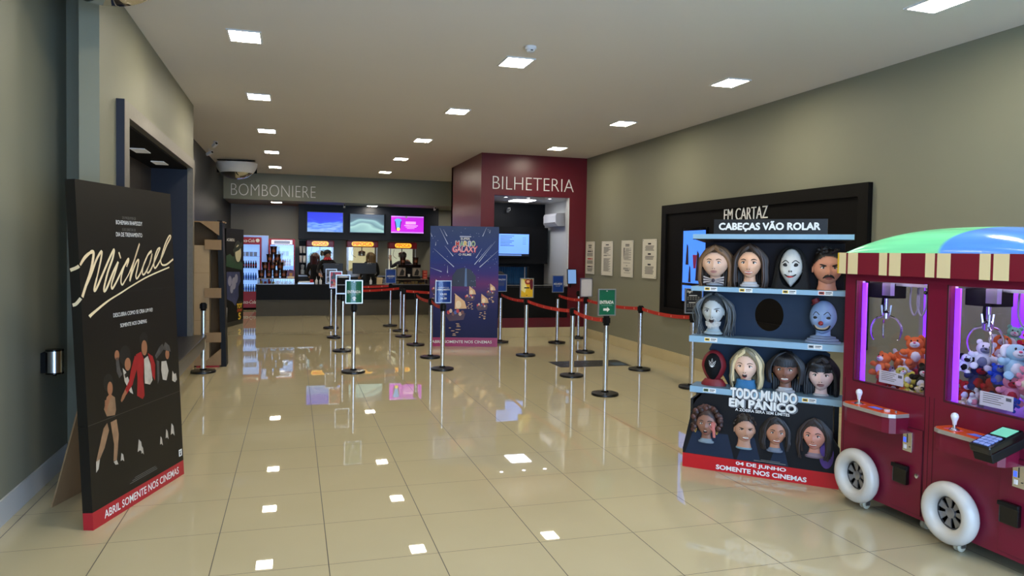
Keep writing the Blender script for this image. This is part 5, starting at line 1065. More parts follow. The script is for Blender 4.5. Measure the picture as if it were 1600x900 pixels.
def add_sign(post, kind, label, back=False, rz=0):
    b = MB(); b.M = Matrix.Rotation(rz, 4, 'Z') @ Matrix.Translation((0, -.0, 1.115)); z = .1485
    b.box(-.117, -.105, -.012, .012, -z-.012, z+.012, alu); b.box(.105, .117, -.012, .012, -z-.012, z+.012, alu); b.box(-.105, .105, -.012, .012, -z-.012, -z, alu); b.box(-.105, .105, -.012, .012, z, z+.012, alu); b.box(-.105, .105, .004, .011, -z, z, plastic); b.box(-.03, .03, -.02, .02, -z-.025, -z-.012, blackm)
    f = b.build('sign_frame', post)
    b = MB(); M = Matrix.Rotation(rz, 4, 'Z') @ Matrix.Translation((0, .0, 1.115)); sheet(b, kind)
    bow = .022 if kind in ('entrada_curved', 'hours') else 0
    if bow:      # bulging sheet: rebuild the ground as a curved strip, bend the print with it
        g = b.mats[b.m[0]]; K = 16; xs = [-.105+.21*k/K for k in range(K+1)]
        b2 = MB(); b2.add([(x, -.0005, q) for x in xs for q in (-z, z)], [(2*k, 2*k+2, 2*k+3, 2*k+1) for k in range(K)], g, True)
        for fc, mi in zip(b.f[1:], b.m[1:]): b2.add([b.v[i] for i in fc], [tuple(range(len(fc)))], b.mats[mi])
        b = b2
    b.v = [tuple(M @ Vector((v[0], v[1]-bow*(1-(v[0]/.105)**2), v[2]))) for v in b.v]
    s = b.build('sign_sheet', f); s['label'] = label
    if bow:
        b = MB(); K = 16; xs = [-.105+.21*k/K for k in range(K+1)]; b.add([tuple(M @ Vector((x, -.004-bow*(1-(x/.105)**2), q))) for x in xs for q in (-z, z)], [(2*k, 2*k+2, 2*k+3, 2*k+1) for k in range(K)], glass('sign_cover', (255, 255, 255), 1.0, .04), True); b.build('clear_cover', f)
posts = [
 (3.589, 7.962, 'entrada', 'steel queue post nearest the camera with green ENTRADA sign and arrow', 'green ENTRADA sheet'),
 (3.673, 9.268, None, 'steel queue post without sign behind the right green ENTRADA post', None),
 (3.65, 11.264, 'yellow', 'steel queue post carrying the yellow sign', 'yellow sheet with a red shape'),
 (3.711, 13.03, 'atencao', 'steel queue post with blue ATENÇÃO sign at the right edge of the night-sea standee', 'blue ATENÇÃO sheet'),
 (4.875, 8.156, 'table', 'steel queue post with black price table sign behind the shelf standee', 'black sheet with two tables'),
 (4.864, 9.588, None, 'signless queue post nearest the right wall, before the olive wall', None),
 (4.775, 11.449, 'blank', 'steel queue post carrying the blank white sign', 'blank white sheet'),
 (4.75, 12.768, 'aguarde', 'steel queue post with blue AGUARDE sign in front of the ticket booth', 'blue AGUARDE sheet'),
 (5.45, 13.45, None, 'steel queue post without sign in the corner by the booth and the right wall', None),
 (.796, 10.154, 'entrada_curved', 'steel queue post with glossy green ENTRADA sign left of centre', 'glossy green ENTRADA sheet'),
 (.784, 12.303, 'board', 'steel queue post with dark two panel sign behind the left green ENTRADA post', 'dark two panel sheet'),
 (.771, 14.2, 'redprint', 'steel queue post with red film poster sign', 'red film poster sheet'),
 (.77, 15.944, 'mono', 'steel queue post with grey film poster sign, farthest in the left row', 'grey film poster sheet'),
 (2.069, 16.228, 'aguarde_far', 'steel queue post with blue sign nearest the snack counter', 'blue waiting sheet'),
 (2.146, 15.17, None, 'steel queue post without sign, second from the snack counter in the middle row', None),
 (2.068, 14.17, None, 'steel queue post without sign, third from the snack counter in the middle row', None),
 (2.093, 12.869, None, 'slightly leaning signless queue post just left of the night-sea standee', None),
 (2.084, 11.329, None, 'steel queue post without sign in front of the night-sea standee left edge', None),
 (2.042, 10.156, 'hours', 'steel queue post with blue opening hours sign in front of the night-sea standee', 'blue ATENDIMENTO sheet'),
 (-1.165, 10.55, None, 'lone steel queue post at the end of the bench by the left wall', None)]
post0 = make_post()
for i, (x, y, kind, lb, sl) in enumerate(posts):
    p = post0 if i == 0 else dup(post0)
    p.location = (x, y, 0); p['label'] = lb; p['group'] = 'steel queue posts'; p.rotation_euler.z = 0
    posts[i] = posts[i]+(p,)
for x, y, kind, lb, sl, p in posts:
    if kind: add_sign(p, kind, sl, rz={'blank': .12, 'table': -.1}.get(kind, .05))
posts[16][5].rotation_euler.y = .02
beltm = noisy('belt_red', (190, 40, 28), (176, 32, 24), 30, .6)
def belt(i, j, label, sag=.03):
    A = Vector((*posts[i][:2], .9)); B = Vector((*posts[j][:2], .9)); d = (B-A); ln = d.length; d.normalize(); n = Vector((-d.y, d.x, 0)); A = A+d*.047; B = B-d*.047; ln = (B-A).length
    b = MB(); vs = []; K = 16
    for k in range(K+1):
        u = k/K; c = A+(B-A)*u-Vector((0, 0, sag*4*u*(1-u)))
        for sy, sz in ((-.001, -.024), (.001, -.024), (.001, .024), (-.001, .024)): vs.append(tuple(c+n*sy+Vector((0, 0, sz))))
    fs = []
    for k in range(K):
        for q in range(4): fs.append((k*4+q, k*4+(q+1) % 4, (k+1)*4+(q+1) % 4, (k+1)*4+q))
    fs += [(0, 1, 2, 3), (K*4+3, K*4+2, K*4+1, K*4)]
    b.add(vs, fs, beltm)
    m = max(3, int(ln/.28))
    for k in range(m):
        u = (k+.5)/m; c = A+(B-A)*u-Vector((0, 0, sag*4*u*(1-u)))
        for sy in (-1, 1):
            P = [(-.010, -.014), (.010, -.014), (.004, .016), (-.004, .016)]; b.add([tuple(c+d*a+n*sy*.0022+Vector((0, 0, z))) for a, z in P], [(0, 1, 2, 3) if sy < 0 else (3, 2, 1, 0)], mat('belt_mark', (226, 170, 150), .6))
    o = b.build('queue_belt'); tag(o, label, 'belt', 'red queue belts')
belt(0, 1, 'red belt ending at the nearest green ENTRADA post'); belt(1, 2, 'red belt between the signless post and the yellow sign post'); belt(2, 3, 'red belt between the yellow sign post and the blue ATENÇÃO post')
belt(4, 5, 'red belt running past the black wall board to the price table post'); belt(5, 6, 'red belt behind the right green ENTRADA sign'); belt(6, 7, 'red belt between the blank white sign post and the blue AGUARDE post')
belt(12, 13, 'red belt nearest the snack counter', .02); belt(11, 14, 'red belt across the queue between the red poster post and the middle row', .02); belt(15, 3, 'red belt passing behind the night-sea standee', .02); belt(16, 17, 'red belt at the left edge of the night-sea standee'); belt(17, 18, 'red belt ending at the opening hours post')
b = MB(); b.prism([(3.80, 10.02), (4.94, 10.0), (4.95, 10.585), (3.80, 10.575)], .0004, .002, mat('sticker_black', (20, 22, 26), .35), 'z'); rr = random.Random(5)
for k in range(40):
    x = rr.uniform(3.9, 4.65); y = rr.uniform(10.1, 10.5); w = rr.uniform(.01, .05); h = rr.uniform(.01, .03); b.add([(x, y, .0024+k*1e-5), (x+w, y, .0024+k*1e-5), (x+w, y+h, .0024+k*1e-5), (x, y+h, .0024+k*1e-5)], [(0, 1, 2, 3)], mat('sticker_mark%d' % (k % 3), ((120, 140, 160), (160, 160, 160), (70, 90, 110))[k % 3], .4))
b.add([(4.68, 10.06, .0026), (4.9, 10.06, .0026), (4.9, 10.3, .0026), (4.68, 10.3, .0026)], [(0, 1, 2, 3)], mat('sticker_mark2', (70, 90, 110), .4))
tag(b.build('floor_sticker'), 'black printed floor sticker between the right queue posts', 'sticker')
# ------------------------------------------------------------------ right wall: film board and notices
t = thing('film_board', 'large black EM CARTAZ film board on the right wall', 'board', (5.72, 10.5, 0), -PI/2)
bw = noisy('board_black', (9, 8, 8), (7, 6, 6), 3, .6, spec=.12); LW = 4.38
b = MB(); b.box(0, LW, -.03, -.0005, .74, 2.48, bw); b.build('backing', t)
b = MB(); f = noisy('board_frame', (11, 9, 8), (8, 7, 6), 4, .6, spec=.15)
b.box(0, .14, -.06, -.03, .74, 2.48, f); b.box(LW-.14, LW, -.06, -.03, .74, 2.48, f); b.box(.14, LW-.14, -.06, -.03, 2.34, 2.48, f); b.box(.14, LW-.14, -.06, -.03, .74, .86, f); b.build('board_frame', t)
b = MB(); b.text('EM CARTAZ', 1.74, 2.70, 2.175, 2.335, .038, thin, -.01, .02); b.build('board_letters', t)
scr = lambda n, c, e, c2=None: mat(n, c, .2, emit=e, ec=c2 or c)
for k, x in enumerate((.70,)):
    b = MB(); b.box(x-.03, x+.65, -.06, -.03, .98, 2.10, blackg); p = b.build('screen', t)
    b = MB(); b.M = Matrix.Translation((x, -.0605, 0)); blue = scr('board_screen_blue', (70, 130, 250), .9); b.rect(0, .62, 1.28, 2.06, .0, blue); b.rect(0, .62, 1.0, 1.24, .0, blue)
    for (px, pz, s) in ((.12, 1.75, .10), (.42, 1.6, .14), (.2, 1.45, .08)): b.flat([(px-s*.4, pz-s*2), (px+s*.5, pz-s*2), (px+s*.3, pz+s*.8), (px-s*.1, pz+s*1.2)], .0006, mat('board_print_dark', (40, 26, 40), .4))
    b.flat([(.28, 1.7), (.40, 1.7), (.37, 1.5), (.31, 1.5)], .0009, mat('board_print_pink', (150, 40, 90), .4)); b.build('screen_picture', p)
def notice(y0, y1, z0, z1, label, kind):
    w = y0-y1; t = thing('wall_notice', label, 'notice', (5.72, y0, z0), -PI/2, 'wall notices'); h = z1-z0
    b = MB(); b.box(0, w, -.022, -.012, 0, h, noisy('notice_paper', (226, 222, 206), (218, 214, 198), 4, .4)); b.M = Matrix.Translation((0, -.022, 0))
    dk = darkink; R = lambda a, c, d, e, m=grayink: b.rect(a*w, c*w, d*h, e*h, .0006, m)
    if kind == 0:
        R(.3, .7, .86, .9); R(.34, .66, .80, .84); R(.2, .8, .76, .77)
        for z, m in ((.68, dk), (.45, redink), (.21, dk)): R(.22, .66, z, z+.035, m); R(.72, .8, z-.01, z+.045, m); [R(.16+.02*k*(z < .3), .84-.02*k*(z < .3), z-.045-.022*k, z-.032-.022*k) for k in range(5)]
    elif kind == 1:
        R(.38, .66, .88, .91, dk); [R(.2, .84-.1*(k % 3)-.2*(k > 5), .82-.02*k, .832-.02*k) for k in range(10)]; R(.2, .84, .585, .60); R(.2, .5, .565, .578)
        [R(.2, .84-.06*(k % 4), .49-.0185*k, .50-.0185*k) for k in range(21)]
    elif kind == 2:
        R(.36, .7, .87, .9); R(.36, .7, .835, .86); b.flat([(.2*w, .8*h), (.32*w, .8*h), (.2*w, .45*h)], .0006, grayink); [R(.25+.12*(k < 4), .86-.2*(k % 3 == 1), .78-.021*k, .79-.021*k) for k in range(16)]; R(.2, .8, .38, .39); R(.46, .54, .3, .32, dk); [R(.2, .84-.2*(k % 2), .24-.02*k, .252-.02*k) for k in range(3)]; R(.35, .72, .165, .185, dk); R(.25, .8, .11, .12)
    else:
        for z, n in ((.86, 4), (.6, 3), (.33, 6)):
            R(.4, .62, z, z+.04, dk); [R(.22-.02*(k % 2), .84-.03*(k % 3), z-.05-.034*k, z-.03-.034*k) for k in range(n)]
    b.build('sheet', t)
    b = MB(); b.M = Matrix.Translation((0, 0, 0)) @ Matrix.Rotation(PI/2, 4, 'X')
    for x in (.06*w, .94*w):
        for z in (.035*h, .965*h): b.cyl((x, z, .0005), .007, .026, steel, 12)
    b.build('standoff_bolt', t)
notice(13.72, 13.29, 1.285, 1.935, 'narrow white wall notice with red line, nearest the booth', 0); notice(12.93, 12.43, 1.285, 1.932, 'white wall notice, second from the booth, with two text blocks', 1)
notice(12.05, 11.58, 1.285, 1.94, 'white wall notice, third from the booth, with grey triangle block', 2); notice(11.215, 10.72, 1.295, 1.953, 'white wall notice nearest the black film board', 3)
# ------------------------------------------------------------------ ticket booth furnishings
t = thing('booth_counter', 'black ticket booth counter with pale edge', 'counter', (4.56, 14.2, 0))
b = MB(); b.box(-.78, .78, -.24, .45, 1.0, 1.035, blackg); b.build('worktop', t)
b = MB(); b.box(-.78, .78, -.246, -.24, 1.024, 1.036, mat('pale_edge', (150, 150, 150), .4)); b.build('edge_strip', t)
t = thing('wall_screen', 'blue film list screen in the ticket booth', 'screen', (4.55, 15.55, 1.865))
b = MB(); b.box(-.40, .53, -.035, -.0005, -.285, .25, blackg, .006); b.build('screen_case', t)
b = MB(); b.M = Matrix.Translation((0, -.0355, 0)); b.rect(-.38, .51, -.205, .235, 0, scr('booth_screen', (112, 160, 250), 1.0)); dkl = mat('screen_text', (60, 90, 160), .4)
for k in range(7): b.rect(-.16, .16-.05*(k % 3), .185-.036*k, .197-.036*k, .0006, dkl)
for k in range(4): b.rect(.36, .44, .15-.045*k, .156-.045*k, .0006, dkl)
b.rect(-.38, .51, -.255, -.205, .0004, mat('screen_bar', (20, 26, 44), .4)); b.rect(-.30, .34, -.25, -.218, .0008, scr('booth_screen_dim', (120, 160, 230), .35)); b.build('screen_picture', t)
t = thing('booth_window', 'curtained rear window of the ticket booth with white pole', 'window', (4.72, 15.99, 1.13))
b = MB(); b.box(-.52, .50, -.012, -.0005, -.24, .25, blackg); b.build('window_frame', t)
b = MB(); vs = []; cu = noisy('blue_curtain', (44, 104, 150), (30, 78, 120), 12, .8); K = 90
for k in range(K+1):
    x = -.48+.93*k/K; y = -.035+.012*math.sin(k*1.35)+.004*math.sin(k*.5); vs += [(x, y, -.23), (x, y, .23)]
b.add(vs, [(2*k, 2*k+2, 2*k+3, 2*k+1) for k in range(K)], cu, True); b.build('curtain', t)
b = MB(); b.cyl((.38, -.075, -.13), .013, .36, white, 12); b.build('white_pole', t)
t = thing('air_conditioner', 'white split air conditioner on the booth side wall', 'air conditioner', (5.599, 15.1, 2.42))
b = MB(); prof = [(-.001, -.14), (-.16, -.14), (-.205, -.09), (-.21, .08), (-.19, .13), (-.001, .14)]
b.prism([(x, z) for x, z in prof], -.4, .4, plastic, 'y'); b.build('unit_case', t)
b = MB(); b.box(-.215, -.206, -.36, .36, -.085, -.06, mat('vent_grey', (120, 120, 122), .5)); b.build('louver', t)
t = thing('customer_display', 'small tilted customer display on the booth front by the right jamb', 'monitor', (5.40, 13.72, 1.0))
b = MB(); b.M = Matrix.Translation((0, 0, .22)) @ Matrix.Rotation(.12, 4, 'Z') @ Matrix.Rotation(-.08, 4, 'X'); b.box(-.105, .105, -.012, .012, -.155, .155, blackg, .006); b.build('display_case', t)
b = MB(); b.M = Matrix.Translation((0, 0, .22)) @ Matrix.Rotation(.12, 4, 'Z') @ Matrix.Rotation(-.08, 4, 'X'); b.rect(-.093, .093, -.14, .14, .0125, scr('tablet_screen', (120, 160, 216), .55)); b.build('display_screen', t)
b = MB(); b.tube([(0, .02, .2), (0, .05, .06), (0, .079, .0)], .014, black); b.build('display_arm', t)
t = thing('office_chair', 'dark office chair behind the booth counter', 'chair', (4.35, 15.0, 0), .2)
b = MB(); b.ell((0, 0, .5), .24, .23, .05, blackm, 20, 10); b.build('seat', t)
b = MB(); b.ell((0, .22, .95), .2, .05, .33, mat('chair_cloth', (48, 46, 46), .8), 20, 14); b.build('backrest', t)
b = MB(); b.tube([(0, .05, .48), (0, .27, .55), (0, .25, .8)], .02, black); b.cyl((0, 0, .1), .025, .38, steel, 12)
for k in range(5): a = 2*PI*k/5; b.tube([(0, 0, .12), (math.cos(a)*.26, math.sin(a)*.26, .06)], .018, black); b.ell((math.cos(a)*.27, math.sin(a)*.27, .028), .028, .028, .028, black, 10, 8)
b.build('chair_base', t)
# ------------------------------------------------------------------ snack counter
t = thing('snack_counter', 'long dark snack bar counter with grey lower band', 'counter', (-.89, 19.0, 0))
b = MB(); b.box(0, 6.4, .02, .6, 0, .41, noisy('counter_grey', (88, 85, 76), (82, 79, 70), 3, .5, spec=.2)); b.build('lower_band', t)
b = MB(); b.box(0, 6.4, 0, .62, .41, .79, noisy('counter_dark', (20, 22, 26), (17, 19, 23), 3, .5, spec=.15)); b.build('upper_band', t)
t = thing('back_counter', 'dark back counter under the popcorn machines', 'counter', (.12, 21.3, 0))
b = MB(); b.box(0, 4.0, .03, .88, 0, .91, mat('back_counter_dark', (30, 32, 36), .45)); b.build('cabinet', t)
b = MB(); b.box(0, 4.0, 0, .88, .91, .95, steel); b.build('worktop', t)
clearg = glass('case_pane', (235, 240, 240), .95)
def show_case(x0, x1, label, seed, warm):
    t = thing('display_case', label, 'display case', (x0, 19.03, .79)); w = x1-x0
    b = MB(); b.box(0, w, 0, .5, 0, .015, steel); b.box(0, w, 0, .5, .14, .155, mat('case_top', (150, 140, 122), .2)); 
    for x in (0, w-.012): b.box(x, x+.012, 0, .012, .015, .14, alu); b.box(x, x+.012, .488, .5, .015, .14, alu)
    b.build('case_frame', t)
    b = MB(); b.box(.012, w-.012, 0, .004, .015, .14, clearg); b.build('front_pane', t)
    rr = random.Random(seed); n = int(w/.1)
    for k in range(n):
        x = .06+k*(w-.1)/n; c = rr.choice([(186, 40, 44), (214, 170, 90), (120, 74, 44), (210, 206, 196), (150, 90, 50)]) if not warm else rr.choice([(196, 150, 84), (150, 104, 56), (120, 84, 50), (212, 176, 110)])
        b = MB(); b.box(0, .06+rr.random()*.02, 0, .1, 0, .035+rr.random()*.05, mat('snack_%d_%d_%d' % c, c, .5), .006); o = b.build('snack_pack'); o.location = (x0+x, 19.09+rr.random()*.05, .8055)
        tag(o, f'small snack pack in the {"right" if warm else "left"} glass display case on the snack counter', 'snack', f'snack packs in the {"right" if warm else "left"} display case')
show_case(-.87, .02, 'low glass display case on the left end of the snack counter', 4, False); show_case(2.25, 3.42, 'low glass display case with brown snacks on the right of the snack counter', 9, True)
# popcorn tins
tinm = noisy('amber_tin', (58, 30, 18), (26, 13, 8), 9, .25); tin_rim = mat('tin_rim', (30, 20, 16), .3, .5)
def tin(x, y, z, label, s=1):
    t = thing('popcorn_tin', label, 'tin', (x, y, z), 0, 'amber popcorn tins'); b = MB(); b.lathe([(.068*s, 0), (.082*s, .19*s)], tinm, 24); b.build('bucket', t)
    b = MB(); b.lathe([(.083*s, .185*s), (.086*s, .19*s), (.086*s, .2*s), (.078*s, .2*s), (.001, .196*s)], tin_rim, 24); b.build('rim', t)
    b = MB(); b.M = Matrix.Translation((x-x, 0, 0)); b.add([(math.sin(a)*.0765*s, -math.cos(a)*.0765*s, z_) for a in [(-.5+k*.2) for k in range(6)] for z_ in (.05*s, .15*s)], [(2*k, 2*k+2, 2*k+3, 2*k+1) for k in range(5)], mat('tin_print', (128, 66, 28), .3)); b.build('tin_print', t)
tz = .9455; ty = 19.3
for k, x in enumerate((-.78, -.60, -.42, -.24)): tin(x, ty, tz, f'amber popcorn tin in the bottom row of the pyramid, {("leftmost","second from left","third from left","rightmost")[k]}')
for k, x in enumerate((-.69, -.51, -.33)): tin(x, ty, tz+.2005, f'amber popcorn tin in the second row of the pyramid, {("left","centre","right")[k]}')
for k, x in enumerate((-.58, -.40)): tin(x, ty, tz+.401, f'amber popcorn tin in the third row of the pyramid, {("left","right")[k]}')
tin(-.49, ty, tz+.6015, 'topmost amber popcorn tin of the pyramid')
t = thing('purple_box', 'purple gift box beside the popcorn tin pyramid', 'box', (-.02+.02, 19.28, .79))
t.location = (-.07, 19.28, .9455)
b = MB(); b.box(-.09, .09, -.07, .07, 0, .2, noisy('purple_card', (126, 90, 128), (100, 70, 108), 10, .5), .004); b.build('box_body', t)
b = MB(); b.M = Matrix.Translation((0, -.07, 0)); b.rect(-.08, .08, .0, .045, .0008, mat('box_pale', (232, 214, 176), .5, emit=.0)); b.flat([(-.03, .05), (.03, .05), (.04, .13), (-.04, .13)], .0008, mat('box_gold', (196, 140, 60), .4)); b.box(-.04, .04, -.02, .0, .19, .21, black); b.build('box_label', t)
# refrigerators
fred_ = noisy('fridge_red', (164, 22, 40), (150, 18, 34), 3, .3); fin = mat('fridge_inside', (206, 226, 250), .4, emit=.9, ec=(165, 205, 255))
def fridge(name, label, x, w, y, z1, d=.6, zb=.5, text=True, head=.2):
    t = thing('drinks_fridge', label, 'refrigerator', (x, y, 0)); h = z1
    b = MB(); b.box(0, w, .125, d, .06, h, fred_); b.box(0, .035, .05, .125, zb, h-head, fred_); b.box(w-.035, w, .05, .125, zb, h-head, fred_); b.box(0, w, .05, .125, .06, zb, fred_); b.box(0, w, .05, .125, h-head, h, fred_); b.box(.02, w-.02, .06, d, 0, .06, blackm); 
    b.build('cabinet', t)
    b = MB(); b.box(0, .035, 0, .05, zb, h-head, fred_); b.box(w-.035, w, 0, .05, zb, h-head, fred_); b.box(0, w, 0, .05, .06, zb, fred_); b.box(0, w, 0, .05, h-head, h, fred_)
    if text: b.text('Coca-Cola', w*.16, w*.74, h-.14, h-.05, .0008, ink, .01, 0, .25); b.text('Coca-Cola', w*.2, w*.8, .17, .27, .0008, ink, .01, 0, .25); b.disc(w*.86, h-.09, .05, .05, .0008, ink, 20)
    else: b.rect(w*.1, w*.9, h-head+.01, h-.035, .0006, mat('fridge_sign', (236, 240, 246), .3, emit=.5, ec=(200, 220, 255))); b.rect(w*.2, w*.8, h-head+.03, h-.06, .0009, mat('fridge_sign_print', (150, 160, 200), .4))
    b.build('door_frame', t)
    b = MB(); b.box(.036, w-.036, .12, .124, zb, h-head, fin); b.build('lit_interior', t)
    b = MB(); b.box(.036, w-.036, .012, .016, zb, h-head, glass('fridge_glass', (240, 246, 255), .97)); b.build('glass_door', t)
    n = 4; hh = (h-head-zb)/n
    b = MB(); [b.box(.036, w-.036, .02, .12, zb+hh*k-.006, zb+hh*k, mat('wire_shelf', (190, 200, 214), .4)) for k in range(1, n)]; b.build('shelf', t)
    return t, hh, zb
def bottle(x, y, z, h, c, cap, label, group, can=False):
    b = MB(); r = .026
    if can: b.box(-.045, .045, -.014, .014, 0, h*.6, mat('pack_%d' % c[0], c, .4), .003)
    else: b.lathe([(r*.9, 0), (r, .01), (r, h*.6), (r*.45, h*.82), (r*.42, h*.94)], mat('drink_%d_%d_%d' % c, c, .15), 12); b.cyl((0, 0, h*.94), r*.48, h*.06, mat('cap_%d' % cap[0], cap, .4), 12); b.lathe([(r*1.02, h*.25), (r*1.02, h*.5)], mat('bottle_label_%d' % cap[0], cap, .4), 12)
    o = b.build('drink_bottle'); o.location = (x, y, z); tag(o, label, 'bottle', group); return o
def stock(t, hh, zb, w, rows, label):
    x, y = t.location.x, t.location.y; n = int((w-.1)/.062); ordw = ('lowest', 'second', 'third', 'top')
    for r, (c, cap, hgt, can) in enumerate(rows):
        first = None
        for k in range(n if not can else n//2+1):
            px = x+.07+k*(.062 if not can else .105); lb = f'{label} on its {ordw[r]} shelf'; g = lb+' row'
            if px > x+w-.06: continue
            if first is None: first = bottle(px, y+.068, zb+hh*r+.0008, hgt, c, cap, lb, g, can)
            else: o = first.copy(); COL.objects.link(o); o.location = (px, y+.068, zb+hh*r+.0008)
            
t1 = fridge('a', 'tall red drinks fridge with white script at the far left', -1.50, .64, 21.0, 1.99)
stock(*t1, .64, [((150, 190, 220), (60, 120, 210), .2, False), ((120, 170, 220), (50, 100, 200), .19, False), ((60, 30, 30), (190, 36, 40), .2, False), ((210, 214, 226), (210, 214, 226), .2, True)], 'drink bottle in the tall red fridge')
t2 = fridge('b', 'red framed bright drinks fridge behind the popcorn tin pyramid', -.67, .70, 21.3, 1.965, zb=.62, text=False, head=.17)
stock(*t2, .70, [((180, 210, 220), (90, 140, 200), .2, False), ((90, 160, 150), (220, 236, 244), .2, False), ((200, 120, 60), (230, 170, 90), .2, False), ((200, 220, 226), (220, 226, 230), .2, True)], 'drink bottle in the bright red framed fridge')
t = thing('light_panel', 'pale blue lit panel standing behind the tall red fridge', 'panel', (-1.5, 21.75, 0))
b = MB(); b.box(0, .80, 0, .03, 0, 2.045, mat('panel_pale_blue', (150, 180, 232), .4, emit=.38, ec=(130, 170, 255))); b.build('lit_face', t)
b = MB(); b.box(-.01, 0, -.002, .04, 0, 2.055, white); b.box(.80, .81, -.002, .04, 0, 2.055, white); b.box(0, .80, -.002, .04, 2.045, 2.055, white); b.box(0, .80, .03, .04, 0, 2.045, white); b.build('panel_frame', t)
# menu screens
def menu(x, w, h, z, label, kind):
    t = thing('menu_screen', label, 'screen', (x, 21.25, z), 0, 'menu screens')
    b = MB(); b.box(-.02, w+.02, -.04, -.0005, -.02, h+.02, blackg, .004); b.build('screen_case', t)
    if kind == 'pink':
        b = MB(); b.M = Matrix.Translation((0, -.0405, 0)); b.rect(0, w, 0, h, 0, scr('menu_magenta', (186, 40, 214), 1.0)); b.rect(0, w, 0, .035, .0004, scr('menu_pale', (200, 140, 240), .9)); b.rect(0, w, h-.035, h, .0004, scr('menu_pale', (200, 140, 240), .9))
        b.flat([(.14, .08), (.26, .08), (.30, .36), (.10, .36)], .0006, mat('cup_dark', (30, 30, 70), .4, emit=.2)); b.flat([(.16, .14), (.25, .14), (.27, .34), (.13, .34)], .0009, scr('cup_blue', (90, 170, 250), .9)); b.disc(.2, .37, .10, .05, .0008, scr('cup_blue', (90, 170, 250), .9)); b.disc(.21, .11, .05, .05, .0012, scr('cup_yellow', (240, 220, 90), .9))
        for z0, z1, x0, x1 in ((.26, .34, .42, .72), (.21, .235, .38, .78), (.17, .19, .42, .74), (.13, .145, .46, .68)): b.rect(x0, x1, z0, z1, .0006, scr('menu_text', (240, 170, 255), .9))
        b.disc(.44, h-.03, .03, .035, .0008, ink)
        b.build('screen_picture', t)
    else:
        m = mat('menu_'+kind, (60, 90, 240), .2); N, L, bb = nodes(m)
        tc = N.new('ShaderNodeTexCoord'); mp = N.new('ShaderNodeMapping'); nz = N.new('ShaderNodeTexNoise'); r = N.new('ShaderNodeValToRGB'); e = r.color_ramp.elements
        sp = N.new('ShaderNodeSeparateXYZ'); ad = N.new('ShaderNodeMath'); ad.operation = 'MULTIPLY_ADD'; ad.inputs[1].default_value = 1.35
        L.new(tc.outputs['Object'], mp.inputs[0]); L.new(mp.outputs[0], nz.inputs[0]); L.new(tc.outputs['Object'], sp.inputs[0]); L.new(sp.outputs['Z'], ad.inputs[0]); L.new(nz.outputs[0], ad.inputs[2]); L.new(ad.outputs[0], r.inputs[0]); L.new(r.outputs[0], bb.inputs['Emission Color']); bb.inputs['Emission Strength'].default_value = 1.0; bb.inputs['Base Color'].default_value = (.01, .01, .02, 1)
        if kind == 'blue':
            mp.inputs['Scale'].default_value = (1.2, 1, 5); nz.inputs['Scale'].default_value = 1.5
            e[0].position = .35; e[0].color = lin((70, 120, 236)); e[1].position = 1.05; e[1].color = lin((24, 40, 236))
            for p, c in ((.55, (150, 190, 240)), (.68, (84, 130, 236)), (.78, (120, 170, 250)), (.86, (40, 80, 240))): k = e.new(p); k.color = lin(c)
        else:
            mp.inputs['Scale'].default_value = (1.0, 1, 1.6); mp.inputs['Rotation'].default_value = (0, .7, 0); nz.inputs['Scale'].default_value = 1.0; nz.inputs['Detail'].default_value = .5; nz.inputs['Distortion'].default_value = .4
            e[0].position = .4; e[0].color = lin((96, 150, 158)); e[1].position = 1.0; e[1].color = lin((70, 92, 104))
            for p, c in ((.55, (140, 184, 180)), (.66, (176, 220, 210)), (.72, (110, 150, 156)), (.84, (160, 206, 204)), (.9, (84, 116, 126))): k = e.new(p); k.color = lin(c)
        b = MB(); b.M = Matrix.Translation((0, -.0405, 0)); b.rect(0, w, 0, h, 0, m); b.build('screen_picture', t)
menu(.36, .97, .545, 2.185, 'blue menu screen, left of three over the snack bar', 'blue'); menu(1.54, .95, .515, 2.195, 'grey green menu screen, middle of three over the snack bar', 'teal'); menu(2.70, .95, .495, 2.20, 'magenta menu screen with cup, right of three over the snack bar', 'pink')
